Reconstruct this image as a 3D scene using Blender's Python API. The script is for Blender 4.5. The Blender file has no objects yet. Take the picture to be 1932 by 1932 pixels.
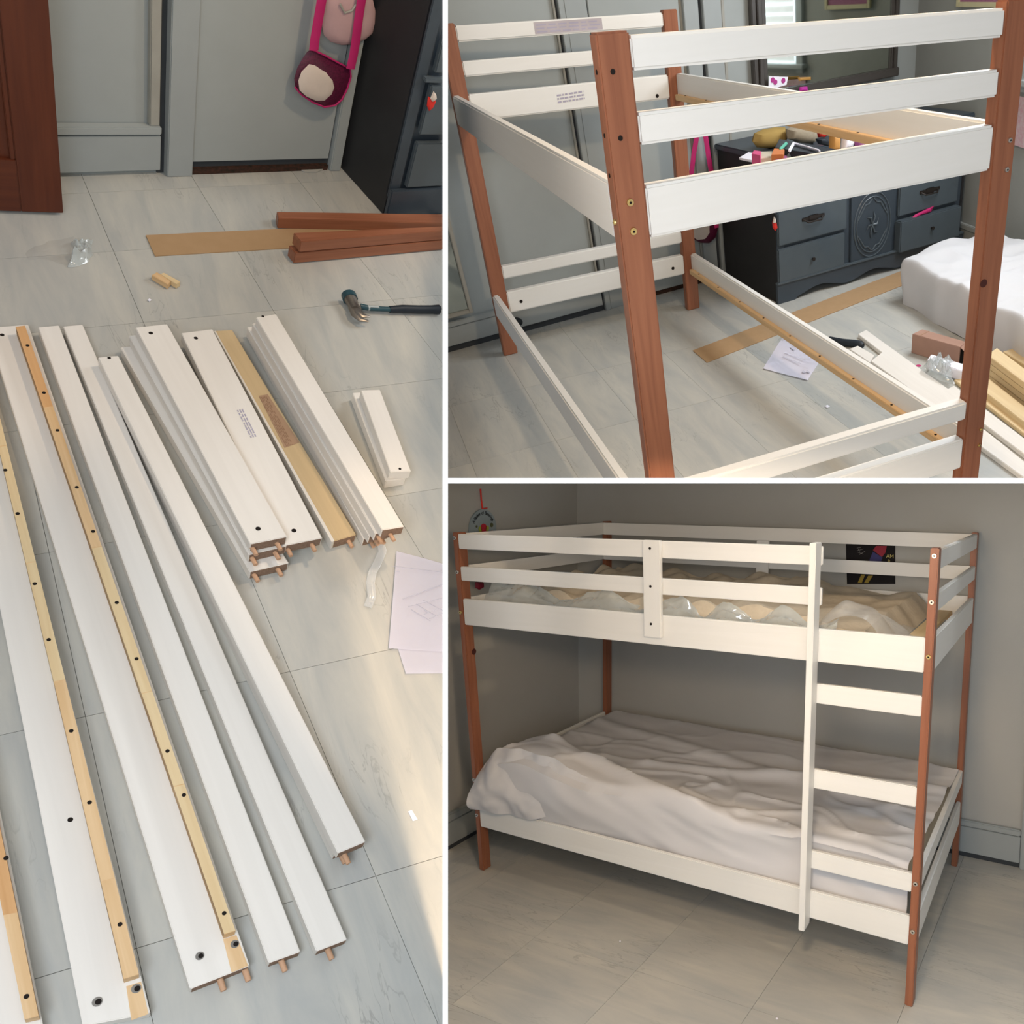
import bpy, bmesh, math, random
from mathutils import Vector, Matrix, noise
random.seed(4)
SC = bpy.context.scene
COL = SC.collection

# ------------------------------------------------------------------ camera, world, exposure
# The photograph is three views of one bedroom.  They are built as three full-size
# cutaway sets that stand next to each other, divided by white partition walls.
FPX, CX, CY, NPX = 1580.0, 1300.0, 1060.0, 1932.0
V = Vector


def rows(a):
    return Matrix(a)


# room axes seen from the camera (camera x right, y down, z forward) and the camera's place in each set
ROOMS = {
    1: (rows(((0.607326, -0.655649, 0.448643), (-0.362304, -0.731152, -0.578059), (0.70703, 0.188525, -0.681592))),
        V((-1.24857, -3.00655, 2.22038))),
    2: (rows(((0.92558, -0.365828, -0.097326), (-0.289192, -0.517414, -0.805389), (0.244276, 0.773598, -0.584702))),
        V((-0.55144, -2.01519, 1.72994))),
    3: (rows(((0.889995, 0.45591, 0.007351), (0.061567, -0.104182, -0.992651), (-0.451794, 0.883907, -0.12079))),
        V((2.53571, -2.78302, 1.88207))),
}
R2, C2 = ROOMS[2]
cam_d = bpy.data.cameras.new('camera')
cam = bpy.data.objects.new('camera', cam_d)
COL.objects.link(cam)
flip = Matrix(((1, 0, 0), (0, -1, 0), (0, 0, -1)))
cam.matrix_world = Matrix.Translation(C2) @ (R2.transposed() @ flip).to_4x4()
cam_d.sensor_width = 36.0
cam_d.lens = FPX * 36.0 / NPX
cam_d.shift_x = (NPX / 2 - CX) / NPX
cam_d.shift_y = (CY - NPX / 2) / NPX
cam_d.clip_start = 0.02
SC.camera = cam
SC.view_settings.view_transform = 'Standard'
SC.view_settings.look = 'None'
SC.view_settings.gamma = 1.0
SC.view_settings.use_curve_mapping = False
SC.view_settings.exposure = 0.0

w = bpy.data.worlds.new('daylight')
SC.world = w
w.use_nodes = True
bg = w.node_tree.nodes['Background']
bg.inputs[0].default_value = (0.97, 0.98, 1.0, 1)
bg.inputs[1].default_value = 0.28


class Room:
    def __init__(s, k, planes):
        s.k = k
        s.R, s.C = ROOMS[k]
        s.M = Matrix.Translation(C2) @ (R2.transposed() @ s.R).to_4x4() @ Matrix.Translation(-s.C)
        s.planes = []
        for (a, b, c) in planes:      # keep the side where a*x+b*y+c*z > 0 (camera axes): the partition walls
            n = s.R.transposed() @ V((a, b, c))
            s.planes.append(n.normalized())

    def ray(s, u, v):
        return s.R.transposed() @ V(((u - CX) / FPX, (v - CY) / FPX, 1.0))

    def fl(s, u, v, z=0.0):
        r = s.ray(u, v)
        return s.C + r * ((z - s.C.z) / r.z)

    def ax(s, u, v, a, val):
        r = s.ray(u, v)
        return s.C + r * ((val - s.C[a]) / r[a])

    def on(s, u, v, p0, n):
        r = s.ray(u, v)
        return s.C + r * ((p0 - s.C).dot(n) / r.dot(n))


def side(px, sgn, vertical=True):
    if vertical:
        return (sgn, 0.0, -sgn * (px - CX) / FPX)
    return (0.0, sgn, -sgn * (px - CY) / FPX)


RA = Room(1, [side(835.5, -1)])
RB = Room(2, [side(844.5, 1), side(902.5, -1, False)])
RC = Room(3, [side(844.5, 1), side(911.5, 1, False)])


def lamp(room, kind, pos, energy, color, size=0.1, target=None, sy=None):
    d = bpy.data.lights.new('lamp', kind)
    d.energy = energy
    d.color = color
    o = bpy.data.objects.new('lamp', d)
    COL.objects.link(o)
    p = room.M @ V(pos)
    if kind == 'AREA':
        d.shape = 'RECTANGLE'
        d.size = size
        d.size_y = sy or size
        t = room.M @ V(target)
        q = (p - t).to_track_quat('Z', 'Y')
        o.matrix_world = Matrix.Translation(p) @ q.to_matrix().to_4x4()
    else:
        d.shadow_soft_size = size
        o.matrix_world = Matrix.Translation(p)
    return o


WARM = (1.0, 0.74, 0.48)
COOL = (0.90, 0.95, 1.0)


def cam_in(room, x, y, z):
    """a point given from where the photographer stands (right, down, forward), in room axes"""
    return room.R.transposed() @ V((x, y, z)) + room.C


# first set: soft warm fill, added behind the photographer
lamp(RA, 'AREA', cam_in(RA, -0.9, -1.0, -0.5), 11, (1.0, 0.90, 0.78), 1.0, (0.0, -1.4, 0.2))
# second set: ceiling bulb over the frame (it also reaches the boards of the first set), daylight from the window in the right wall
lamp(RB, 'POINT', (0.85, 0.35, 2.55), 74, WARM, 0.08)
lamp(RB, 'AREA', (2.90, 1.45, 1.95), 84, COOL, 1.3, (1.0, 1.2, 0.1))
lamp(RB, 'AREA', cam_in(RB, 0.9, -0.5, -0.6), 16, (1.0, 0.96, 0.90), 0.8, (0.7, 0.6, 0.6))  # fill added behind the camera for the near faces of the frame
# third set: warm ceiling light in front of the bed, cool fill added behind the photographer in place of daylight from the left
lamp(RC, 'POINT', cam_in(RC, 0.06, -0.04, 1.3), 43, WARM, 0.08)
lamp(RC, 'AREA', cam_in(RC, -0.3, 0.25, -0.5), 44, (0.80, 0.89, 1.0), 0.9, (0.4, 0.3, 0.6))

# ------------------------------------------------------------------ materials
MATS = {}


def mat(name, col, rough=0.6, spec=0.4, metal=0.0, kind='plain', col2=None, scale=1.0, bump=0.0, alpha=1.0, trans=0.0,
        coat=0.0, emit=0.0, amount=0.5):
    if name in MATS:
        return MATS[name]
    m = bpy.data.materials.new(name)
    m.use_nodes = True
    nt = m.node_tree
    N, L = nt.nodes, nt.links
    b = N['Principled BSDF']
    b.inputs['Roughness'].default_value = rough
    b.inputs['Specular IOR Level'].default_value = spec
    b.inputs['Metallic'].default_value = metal
    b.inputs['Base Color'].default_value = (*col, 1)
    b.inputs['Transmission Weight'].default_value = trans
    b.inputs['Coat Weight'].default_value = coat
    b.inputs['Alpha'].default_value = alpha
    if emit:
        b.inputs['Emission Color'].default_value = (*col, 1)
        b.inputs['Emission Strength'].default_value = emit
    c2 = col2 or tuple(c * 0.85 for c in col)
    at = N.new('ShaderNodeAttribute')
    at.attribute_name = 'grain'
    mp = N.new('ShaderNodeMapping')
    L.new(at.outputs['Vector'], mp.inputs['Vector'])
    mix = N.new('ShaderNodeMix')
    mix.data_type = 'RGBA'
    mix.inputs[6].default_value = (*col, 1)
    mix.inputs[7].default_value = (*c2, 1)
    no = N.new('ShaderNodeTexNoise')
    L.new(mp.outputs[0], no.inputs['Vector'])
    src = no.outputs['Fac']
    if kind == 'plain':
        mp.inputs['Scale'].default_value = (scale * 3, scale * 3, scale * 3)
        no.inputs['Scale'].default_value = 4
        no.inputs['Detail'].default_value = 6
    elif kind == 'wood':
        mp.inputs['Scale'].default_value = (scale * 1.6, scale * 38, scale * 38)
        no.inputs['Scale'].default_value = 1.6
        no.inputs['Detail'].default_value = 5
        no.inputs['Distortion'].default_value = 0.6
    elif kind == 'floor':
        mp.inputs['Scale'].default_value = (1.7, 11, 5)
        oi = N.new('ShaderNodeObjectInfo')
        ad = N.new('ShaderNodeVectorMath')
        ad.operation = 'MULTIPLY_ADD'
        ad.inputs[1].default_value = (9, 9, 9)
        cb = N.new('ShaderNodeCombineXYZ')
        for i in range(3):
            L.new(oi.outputs['Random'], cb.inputs[i])
        L.new(cb.outputs[0], ad.inputs[0])
        L.new(mp.outputs[0], ad.inputs[2])
        L.new(ad.outputs[0], no.inputs['Vector'])
        no.inputs['Scale'].default_value = 1.3
        no.inputs['Detail'].default_value = 9
        no.inputs['Roughness'].default_value = 0.62
        no.inputs['Distortion'].default_value = 0.5
    rp = N.new('ShaderNodeValToRGB')
    rp.color_ramp.elements[0].position = 0.5 - amount * 0.5
    rp.color_ramp.elements[1].position = 0.5 + amount * 0.5
    L.new(src, rp.inputs[0])
    L.new(rp.outputs[0], mix.inputs[0])
    out = mix.outputs[2]
    if kind == 'floor':
        # thin dark veins that run with the streaks
        n2 = N.new('ShaderNodeTexNoise')
        n2.inputs['Scale'].default_value = 2.2
        n2.inputs['Detail'].default_value = 7
        n2.inputs['Distortion'].default_value = 1.0
        L.new(ad.outputs[0], n2.inputs['Vector'])
        r2 = N.new('ShaderNodeValToRGB')
        e = r2.color_ramp.elements
        e[0].position = 0.485
        e[0].color = (0, 0, 0, 1)
        e[1].position = 0.5
        e[1].color = (1, 1, 1, 1)
        e2 = r2.color_ramp.elements.new(0.515)
        e2.color = (0, 0, 0, 1)
        L.new(n2.outputs['Fac'], r2.inputs[0])
        n3 = N.new('ShaderNodeTexNoise')
        n3.inputs['Scale'].default_value = 3.0
        L.new(at.outputs['Vector'], n3.inputs['Vector'])
        r3 = N.new('ShaderNodeValToRGB')
        r3.color_ramp.elements[0].position = 0.5
        r3.color_ramp.elements[1].position = 0.66
        L.new(n3.outputs['Fac'], r3.inputs[0])
        mu = N.new('ShaderNodeMath')
        mu.operation = 'MULTIPLY'
        L.new(r2.outputs[0], mu.inputs[0])
        L.new(r3.outputs[0], mu.inputs[1])
        mu2 = N.new('ShaderNodeMath')
        mu2.operation = 'MULTIPLY'
        mu2.inputs[1].default_value = 0.55
        L.new(mu.outputs[0], mu2.inputs[0])
        mx = N.new('ShaderNodeMix')
        mx.data_type = 'RGBA'
        mx.inputs[7].default_value = (col[0] * 0.42, col[1] * 0.42, col[2] * 0.44, 1)
        L.new(out, mx.inputs[6])
        L.new(mu2.outputs[0], mx.inputs[0])
        out = mx.outputs[2]
    L.new(out, b.inputs['Base Color'])
    if bump:
        bp = N.new('ShaderNodeBump')
        bp.inputs['Strength'].default_value = bump
        bp.inputs['Distance'].default_value = 0.01
        L.new(src, bp.inputs['Height'])
        L.new(bp.outputs[0], b.inputs['Normal'])
    MATS[name] = m
    return m


WHITE = mat('white_painted_wood', (0.80, 0.76, 0.70), 0.45, 0.4, kind='wood', col2=(0.76, 0.72, 0.66), scale=0.8)
RAILW = mat('white_lacquered_rail', (0.81, 0.80, 0.765), 0.42, 0.4, kind='wood', col2=(0.785, 0.775, 0.735), scale=0.8)
PRIMER = mat('beige_board_back', (0.62, 0.47, 0.27), 0.6, 0.3, kind='wood', col2=(0.56, 0.42, 0.24))
PINE = mat('raw_pine', (0.76, 0.54, 0.31), 0.6, 0.3, kind='wood', col2=(0.60, 0.37, 0.17), scale=0.8, amount=0.5)
PINED = mat('raw_pine_orange', (0.68, 0.40, 0.19), 0.6, 0.3, kind='wood', col2=(0.56, 0.30, 0.12), scale=0.8, amount=0.5)
PINEL = mat('raw_pine_light', (0.76, 0.60, 0.36), 0.6, 0.3, kind='wood', col2=(0.66, 0.48, 0.26), scale=0.8, amount=0.5)
ENDG = mat('brown_end_grain', (0.30, 0.20, 0.14), 0.8, 0.2, col2=(0.20, 0.13, 0.09), scale=14)
PALEPINE = mat('pale_pine', (0.74, 0.58, 0.34), 0.6, 0.3, kind='wood', col2=(0.66, 0.49, 0.27))
STAIN = mat('brown_stained_pine', (0.34, 0.13, 0.065), 0.42, 0.45, kind='wood', col2=(0.23, 0.08, 0.04), scale=0.9, amount=0.5)
DOORW = mat('dark_red_door_wood', (0.12, 0.028, 0.010), 0.4, 0.4, kind='wood', col2=(0.075, 0.016, 0.006), scale=0.8)
FLOOR = mat('marbled_vinyl_tile', (0.52, 0.505, 0.45), 0.40, 0.35, kind='floor', col2=(0.40, 0.405, 0.385), bump=0.03, amount=0.36)
GROUT = mat('dark_tile_joint', (0.26, 0.25, 0.22), 0.9, 0.1)
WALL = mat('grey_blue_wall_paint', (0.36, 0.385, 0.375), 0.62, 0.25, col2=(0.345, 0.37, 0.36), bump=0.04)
WALLT = mat('grey_blue_wall_paint_shaded', (0.30, 0.31, 0.29), 0.65, 0.25, col2=(0.29, 0.30, 0.28), bump=0.04)  # same wall paint, darkened to put the right wall's shade into the colour
TRIM = mat('grey_blue_trim_paint', (0.34, 0.365, 0.36), 0.42, 0.4, col2=(0.325, 0.35, 0.345))
CREAMT = mat('yellowed_trim_edge', (0.37, 0.36, 0.315), 0.5, 0.3)
GAP = mat('dark_slate_gap', (0.055, 0.06, 0.065), 0.8, 0.1)
BLACK = mat('black_gap', (0.015, 0.013, 0.012), 0.9, 0.1)
THRESH = mat('mottled_brown_threshold', (0.08, 0.035, 0.025), 0.9, 0.1, col2=(0.02, 0.02, 0.015), scale=6)  # mottled dark brown for the strip under the closet doors
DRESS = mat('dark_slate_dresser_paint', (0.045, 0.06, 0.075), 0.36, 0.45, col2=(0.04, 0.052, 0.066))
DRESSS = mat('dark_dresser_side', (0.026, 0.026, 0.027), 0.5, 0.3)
DRAWF = mat('slate_blue_drawer_paint', (0.078, 0.098, 0.112), 0.33, 0.5, col2=(0.07, 0.088, 0.10))
BRASS = mat('brass_bolt', (0.78, 0.62, 0.28), 0.3, 0.5, metal=1.0)
STEEL = mat('zinc_bolt', (0.75, 0.73, 0.68), 0.3, 0.5, metal=1.0)
DARKMET = mat('dark_iron_handle', (0.05, 0.04, 0.035), 0.4, 0.5, metal=0.6)
HOLE = mat('dark_hole', (0.02, 0.016, 0.014), 0.9, 0.1)
HOLEM = mat('dowel_nut_metal', (0.30, 0.29, 0.27), 0.35, 0.5, metal=0.9)
DOWEL = mat('beech_dowel', (0.60, 0.36, 0.22), 0.6, 0.3, kind='wood')
CARD = mat('brown_cardboard', (0.42, 0.27, 0.145), 0.8, 0.2, col2=(0.39, 0.25, 0.13), scale=2)
PAPER = mat('white_paper', (0.88, 0.86, 0.93), 0.8, 0.2, col2=(0.87, 0.85, 0.92))
INK = mat('grey_print', (0.38, 0.37, 0.45), 0.8, 0.1)
INKL = mat('pale_grey_print', (0.58, 0.57, 0.66), 0.8, 0.1)
INKB = mat('brown_print', (0.36, 0.22, 0.14), 0.8, 0.1)
INKV = mat('violet_grey_print', (0.45, 0.42, 0.52), 0.8, 0.1)
PLAST = mat('clear_plastic_film', (0.85, 0.87, 0.87), 0.12, 0.8, alpha=0.32, coat=0.6)
PLASTW = mat('cloudy_plastic_film', (0.66, 0.73, 0.73), 0.14, 1.0, alpha=0.5, coat=1.0)
PINK = mat('hot_pink_strap', (0.50, 0.02, 0.14), 0.6, 0.3)
PURSE = mat('dark_magenta_sequins', (0.14, 0.012, 0.05), 0.35, 0.6, col2=(0.04, 0.004, 0.015), scale=14)
PURSEP = mat('plain_cream_panel', (0.70, 0.60, 0.52), 0.7, 0.2)
POUCH = mat('dusty_pink_cloth', (0.52, 0.34, 0.34), 0.9, 0.1, bump=0.2)
RED = mat('red_plastic', (0.70, 0.03, 0.02), 0.4, 0.4)
HAMB = mat('black_rubber_grip', (0.012, 0.018, 0.026), 0.5, 0.4)
HAMT = mat('teal_hammer_shaft', (0.02, 0.07, 0.09), 0.4, 0.5)
HAMS = mat('worn_steel_head', (0.30, 0.27, 0.24), 0.35, 0.5, metal=0.9)
SHEET = mat('white_nonwoven_cover', (0.62, 0.615, 0.62), 0.85, 0.15, col2=(0.63, 0.62, 0.63), bump=0.05)
SHEETU = mat('cream_foam', (0.60, 0.52, 0.40), 0.9, 0.1, col2=(0.54, 0.46, 0.35), bump=0.2, scale=4)
PARTW = mat('bright_white_partition', (0.93, 0.93, 0.93), 0.8, 0.1, col2=(0.92, 0.92, 0.92))


# ------------------------------------------------------------------ mesh helpers
def add_faces(bm, pts, faces):
    vs = [bm.verts.new(p) for p in pts]
    for f in faces:
        try:
            bm.faces.new([vs[i] for i in f])
        except ValueError:
            pass
    return vs


BOXF = ((0, 1, 2, 3), (7, 6, 5, 4), (0, 4, 5, 1), (1, 5, 6, 2), (2, 6, 7, 3), (3, 7, 4, 0))


def hexa(bot, top, bev=0.0):
    """eight corners: bottom ring, top ring"""
    bm = bmesh.new()
    add_faces(bm, list(bot) + list(top), BOXF)
    bmesh.ops.recalc_face_normals(bm, faces=bm.faces)
    if bev:
        bmesh.ops.bevel(bm, geom=list(bm.edges), offset=bev, segments=2, affect='EDGES', clamp_overlap=True)
    return bm


def box(x0, x1, y0, y1, z0, z1, bev=0.0):
    b = [V((x0, y0, z0)), V((x1, y0, z0)), V((x1, y1, z0)), V((x0, y1, z0))]
    return hexa(b, [p + V((0, 0, z1 - z0)) for p in b], bev)


def fbox(o, ex, ey, ez, x0, x1, y0, y1, z0, z1, bev=0.0):
    """box in a local frame"""
    def p(x, y, z):
        return o + ex * x + ey * y + ez * z
    return hexa([p(x0, y0, z0), p(x1, y0, z0), p(x1, y1, z0), p(x0, y1, z0)],
                [p(x0, y0, z1), p(x1, y0, z1), p(x1, y1, z1), p(x0, y1, z1)], bev)


def slab(top, down, bev=0.0):
    """board from its four top corners (ring order), pushed down by a vector"""
    return hexa([p + down for p in top], top, bev)


def join(*bms):
    out = bmesh.new()
    for b in bms:
        me = bpy.data.meshes.new('tmp')
        b.to_mesh(me)
        out.from_mesh(me)
        bpy.data.meshes.remove(me)
        b.free()
    return out


def cyl(p, q, r0, r1=None, n=12):
    r1 = r0 if r1 is None else r1
    d = (q - p).normalized()
    a = d.orthogonal().normalized()
    b = d.cross(a)
    bm = bmesh.new()
    pts = []
    for c, r in ((p, r0), (q, r1)):
        for i in range(n):
            t = 2 * math.pi * i / n
            pts.append(c + a * (r * math.cos(t)) + b * (r * math.sin(t)))
    add_faces(bm, pts, [tuple(range(n)), tuple(range(2 * n - 1, n - 1, -1))] +
              [(i, (i + 1) % n, n + (i + 1) % n, n + i) for i in range(n)])
    bmesh.ops.recalc_face_normals(bm, faces=bm.faces)
    return bm


def tube(path, r, n=8, flat=1.0, up=None):
    """swept tube along points, r may be a list; flat squashes one axis (ribbon)"""
    bm = bmesh.new()
    rings = []
    m = len(path)
    prev = up
    for i, p in enumerate(path):
        d = (path[min(i + 1, m - 1)] - path[max(i - 1, 0)]).normalized()
        a = prev if prev is not None else d.orthogonal()
        a = (a - d * a.dot(d)).normalized()
        prev = a
        b = d.cross(a)
        rr = r[i] if isinstance(r, (list, tuple)) else r
        rings.append([bm.verts.new(p + a * (rr * flat * math.cos(2 * math.pi * k / n)) + b * (rr * math.sin(2 * math.pi * k / n)))
                      for k in range(n)])
    for i in range(m - 1):
        for k in range(n):
            bm.faces.new((rings[i][k], rings[i][(k + 1) % n], rings[i + 1][(k + 1) % n], rings[i + 1][k]))
    bm.faces.new(rings[0][::-1])
    bm.faces.new(rings[-1])
    bmesh.ops.recalc_face_normals(bm, faces=bm.faces)
    return bm


def prism(outline, push, bev=0.0):
    """polygon outline pushed along a vector"""
    bm = bmesh.new()
    n = len(outline)
    add_faces(bm, list(outline) + [p + push for p in outline],
              [tuple(range(n)), tuple(range(2 * n - 1, n - 1, -1))] + [(i, (i + 1) % n, n + (i + 1) % n, n + i) for i in range(n)])
    bmesh.ops.recalc_face_normals(bm, faces=bm.faces)
    if bev:
        bmesh.ops.bevel(bm, geom=list(bm.edges), offset=bev, segments=2, affect='EDGES', clamp_overlap=True)
    return bm


def puff(outline, normal, depth, rings=5, back=0.3):
    """cushion-like solid from an outline: swells along normal"""
    c = sum(outline, V()) / len(outline)
    bm = bmesh.new()
    n = len(outline)
    R = []
    for s in (1, -1):
        prev = None
        for k in range(rings):
            t = k / rings
            h = math.sin(math.acos(1 - t)) if t < 1 else 1
            h = math.sqrt(max(0, 1 - (1 - t) ** 2.6))
            if s == -1 and k == 0:
                ring = R[0]
            else:
                ring = [bm.verts.new(c + (p - c) * (1 - t) + normal * (h * depth * (1 if s == 1 else -back))) for p in outline]
            if s == 1 and k == 0:
                R.append(ring)
            if prev:
                for i in range(n):
                    bm.faces.new((prev[i], prev[(i + 1) % n], ring[(i + 1) % n], ring[i]))
            prev = ring
        bm.faces.new(prev)
    bmesh.ops.recalc_face_normals(bm, faces=bm.faces)
    return bm


def disc(c, n, r, k=14):
    n = n.normalized()
    return cyl(c - n * 0.0005, c + n * 0.0008, r, n=k)


def grid(nu, nv, fn, thick=0.0):
    bm = bmesh.new()
    vs = [[bm.verts.new(fn(i / nu, j / nv)) for j in range(nv + 1)] for i in range(nu + 1)]
    for i in range(nu):
        for j in range(nv):
            bm.faces.new((vs[i][j], vs[i + 1][j], vs[i + 1][j + 1], vs[i][j + 1]))
    if thick:
        bmesh.ops.solidify(bm, geom=list(bm.faces), thickness=thick)
    return bm


def clip(bm, room):
    for n in room.planes:
        ds = [(v.co - room.C).dot(n) for v in bm.verts]
        if not ds or min(ds) >= -1e-6:
            continue
        if max(ds) <= 1e-6:
            return False
        closed = all(len(e.link_faces) == 2 for e in bm.edges)
        r = bmesh.ops.bisect_plane(bm, geom=list(bm.verts) + list(bm.edges) + list(bm.faces), dist=1e-6, plane_co=room.C,
                                   plane_no=n, clear_inner=True)
        if closed:
            ed = [e for e in r['geom_cut'] if isinstance(e, bmesh.types.BMEdge)]
            try:
                bmesh.ops.holes_fill(bm, edges=ed, sides=0)
            except Exception:
                pass
    return len(bm.faces) > 0


def finish(name, bm, m, room, parent=None, origin=None, smooth=False, axis=None, off=(0, 0, 0), kind=None, label=None):
    if not clip(bm, room):
        bm.free()
        return None
    o = origin or V((0, 0, 0))
    if axis is None:
        dims = [max(v.co[i] for v in bm.verts) - min(v.co[i] for v in bm.verts) for i in range(3)]
        axis = V((0, 0, 0))
        axis[dims.index(max(dims))] = 1
    a = axis.normalized()
    b = a.orthogonal().normalized()
    c = a.cross(b)
    gv = [(v.co.dot(a) + off[0], v.co.dot(b) + off[1], v.co.dot(c) + off[2]) for v in bm.verts]
    for v in bm.verts:
        v.co = v.co - o
    me = bpy.data.meshes.new(name)
    bm.to_mesh(me)
    bm.free()
    at = me.attributes.new('grain', 'FLOAT_VECTOR', 'POINT')
    flat = [x for g in gv for x in g]
    at.data.foreach_set('vector', flat)
    me.materials.append(m)
    if smooth:
        me.polygons.foreach_set('use_smooth', [True] * len(me.polygons))
        try:
            me.set_sharp_from_angle(angle=math.radians(40))
        except Exception:
            pass
    ob = bpy.data.objects.new(name, me)
    COL.objects.link(ob)
    if parent is not None:
        ob.parent = parent
    else:
        ob.matrix_world = room.M @ Matrix.Translation(o)
    if kind:
        ob['kind'] = kind
    if label:
        ob['label'] = label
    return ob


class Thing:
    """an Empty at the base of a thing; parts are its children"""

    def __init__(s, room, name, label, cat, origin, group=None):
        s.room, s.o = room, V(origin)
        e = bpy.data.objects.new(name, None)
        COL.objects.link(e)
        e.empty_display_size = 0.05
        e.matrix_world = room.M @ Matrix.Translation(s.o)
        e['label'] = label
        e['category'] = cat
        if group:
            e['group'] = group
        s.e = e

    def part(s, name, bm, m, parent=None, **k):
        return finish(name, bm, m, s.room, parent=parent or s.e, origin=s.o, **k)


def single(room, name, label, cat, bm, m, group=None, **k):
    c = sum((v.co for v in bm.verts), V()) / max(1, len(bm.verts))
    c.z = min(v.co.z for v in bm.verts)
    ob = finish(name, bm, m, room, origin=c, **k)
    if ob:
        ob['label'] = label
        ob['category'] = cat
        if group:
            ob['group'] = group
    return ob


def struct(room, name, bm, m, parent=None, **k):
    ob = finish(name, bm, m, room, parent=parent, **k)
    if ob and parent is None:
        ob['kind'] = 'structure'
    return ob


# ------------------------------------------------------------------ partition walls between the sets
def cam_pt(x, y, z):
    return R2.transposed() @ V((x, y, z)) + C2


def wedge(u0, u1, v0, v1, z0, z1):
    pts = []
    for z in (z0, z1):
        for (u, v) in ((u0, v0), (u1, v0), (u1, v1), (u0, v1)):
            pts.append(cam_pt((u - CX) / FPX * z, (v - CY) / FPX * z, z))
    return hexa(pts[:4], pts[4:])


class World0:
    planes = []
    M = Matrix.Identity(4)
    C = V((0, 0, 0))


struct(World0, 'wall_middle', wedge(835.0, 845.0, -80, 2010, 1.1, 2.0), PARTW)
struct(World0, 'wall_crossing', wedge(845.2, 2010, 902.0, 912.0, 1.1, 2.0), PARTW)

# ================================================================== FIRST SET: boards laid out on the floor
def tiles(room, base, quads, axis, name='floor'):
    f = struct(room, name, base, GROUT)
    for q, ax in quads:
        c = sum(q, V()) / 4
        top = [c + (p - c) * (1 - 0.0009 / max(0.05, (p - c).length)) for p in q]
        bm = slab(top, V((0, 0, -0.006)), 0.0)
        finish('tile', bm, FLOOR, room, parent=f, axis=ax, off=(0, 0, 0))
    return f


def homography(src, dst):
    A = []
    for (x, y), (u, v) in zip(src, dst):
        A.append([x, y, 1, 0, 0, 0, -u * x, -u * y, u])
        A.append([0, 0, 0, x, y, 1, -v * x, -v * y, v])
    n = 8
    for i in range(n):
        p = max(range(i, n), key=lambda r: abs(A[r][i]))
        A[i], A[p] = A[p], A[i]
        for r in range(n):
            if r != i:
                f = A[r][i] / A[i][i]
                A[r] = [a - f * b for a, b in zip(A[r], A[i])]
    h = [A[i][8] / A[i][i] for i in range(n)] + [1]
    return lambda x, y: ((h[0] * x + h[1] * y + h[2]) / (h[6] * x + h[7] * y + h[8]),
                         (h[3] * x + h[4] * y + h[5]) / (h[6] * x + h[7] * y + h[8]))


hg = homography(((0, 0), (1, 0), (0, 1), (1, 1)), ((257.6, 1789.2), (709, 1653), (161, 1352), (547, 1267)))
P = {}
for i in range(-3, 5):
    for j in range(-2, 8):
        P[i, j] = RA.fl(*hg(i, j))
vax = (P[0, 1] - P[0, 0]).normalized()
qs = [([P[i, j], P[i + 1, j], P[i + 1, j + 1], P[i, j + 1]], vax) for i in range(-3, 4) for j in range(-2, 7)]
tiles(RA, box(-3.5, 3.0, -4.5, 0.6, -0.05, -0.004), qs, vax)

# wall with the closet door
WA = dict(p=V((0, 0, 0)), n=V((0, -1, 0)))


def wa(u, v, off=0.0):
    return RA.ax(u, v, 1, -off)


def wall_strip(room, name, fn, px, off, m, thick, parent=None, **k):
    """panel on a wall from pixel corners (ring), front face at off, pushed back by thick"""
    pts = [fn(u, v, off) for u, v in px]
    return struct(room, name, prism(pts, V((0, thick, 0)), 0.0), m, parent=parent, **k)


struct(RA, 'wall_back', box(-2.5, 3.0, 0.005, 0.10, -0.0, 2.6), WALL)
xs = wa(304, 325).x
bt = wa(122, 258.7, 0.02).z
bt2 = wa(122, 239, 0.02).z
struct(RA, 'baseboard_back', box(-2.0, xs - 0.012, -0.018, 0.006, 0.022, bt, 0.002), TRIM)
struct(RA, 'trim_1', box(-2.0, xs - 0.012, -0.024, 0.006, bt + 0.008, bt2, 0.004), WALL)
struct(RA, 'trim_2', box(xs - 0.05, xs - 0.016, -0.016, 0.006, bt2, 2.5, 0.003), CREAMT)
struct(RA, 'trim_3', box(xs - 0.016, xs + 0.008, -0.002, 0.004, 0.0, 2.5), GAP)
xd0 = wa(364, 302, 0.02).x
xd1 = wa(621, 300, 0.02).x
zb = wa(420, 303, 0.01).z
struct(RA, 'trim_4', box(xs + 0.008, xd0 - 0.004, -0.03, 0.006, 0.0, 2.5, 0.003), TRIM)
dA = struct(RA, 'door_1', box(xd0, xd1, -0.014, 0.006, zb, 2.5, 0.002), WALL)
struct(RA, 'trim_5', box(xd1 + 0.008, wa(644, 316, 0.03).x, -0.03, 0.006, 0.0, 2.5, 0.004), WALL)
struct(RA, 'trim_6', box(xd0 - 0.004, xd1 + 0.008, -0.004, 0.004, 0.0, 2.5), GAP)
struct(RA, 'trim_7', box(xd0 + 0.0, xd1, -0.02, 0.004, 0.0005, zb * 0.45), THRESH)
# broken flake of flooring at the threshold
q = [(565, 318), (580, 309), (604, 305), (616, 316), (598, 324), (575, 324)]
single(RA, 'flooring_flake', 'broken flake of flooring lying at the closet door threshold', 'debris',
       prism([RA.fl(u, v, 0.006) for u, v in q], V((0, 0, -0.004))), FLOOR)


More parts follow.
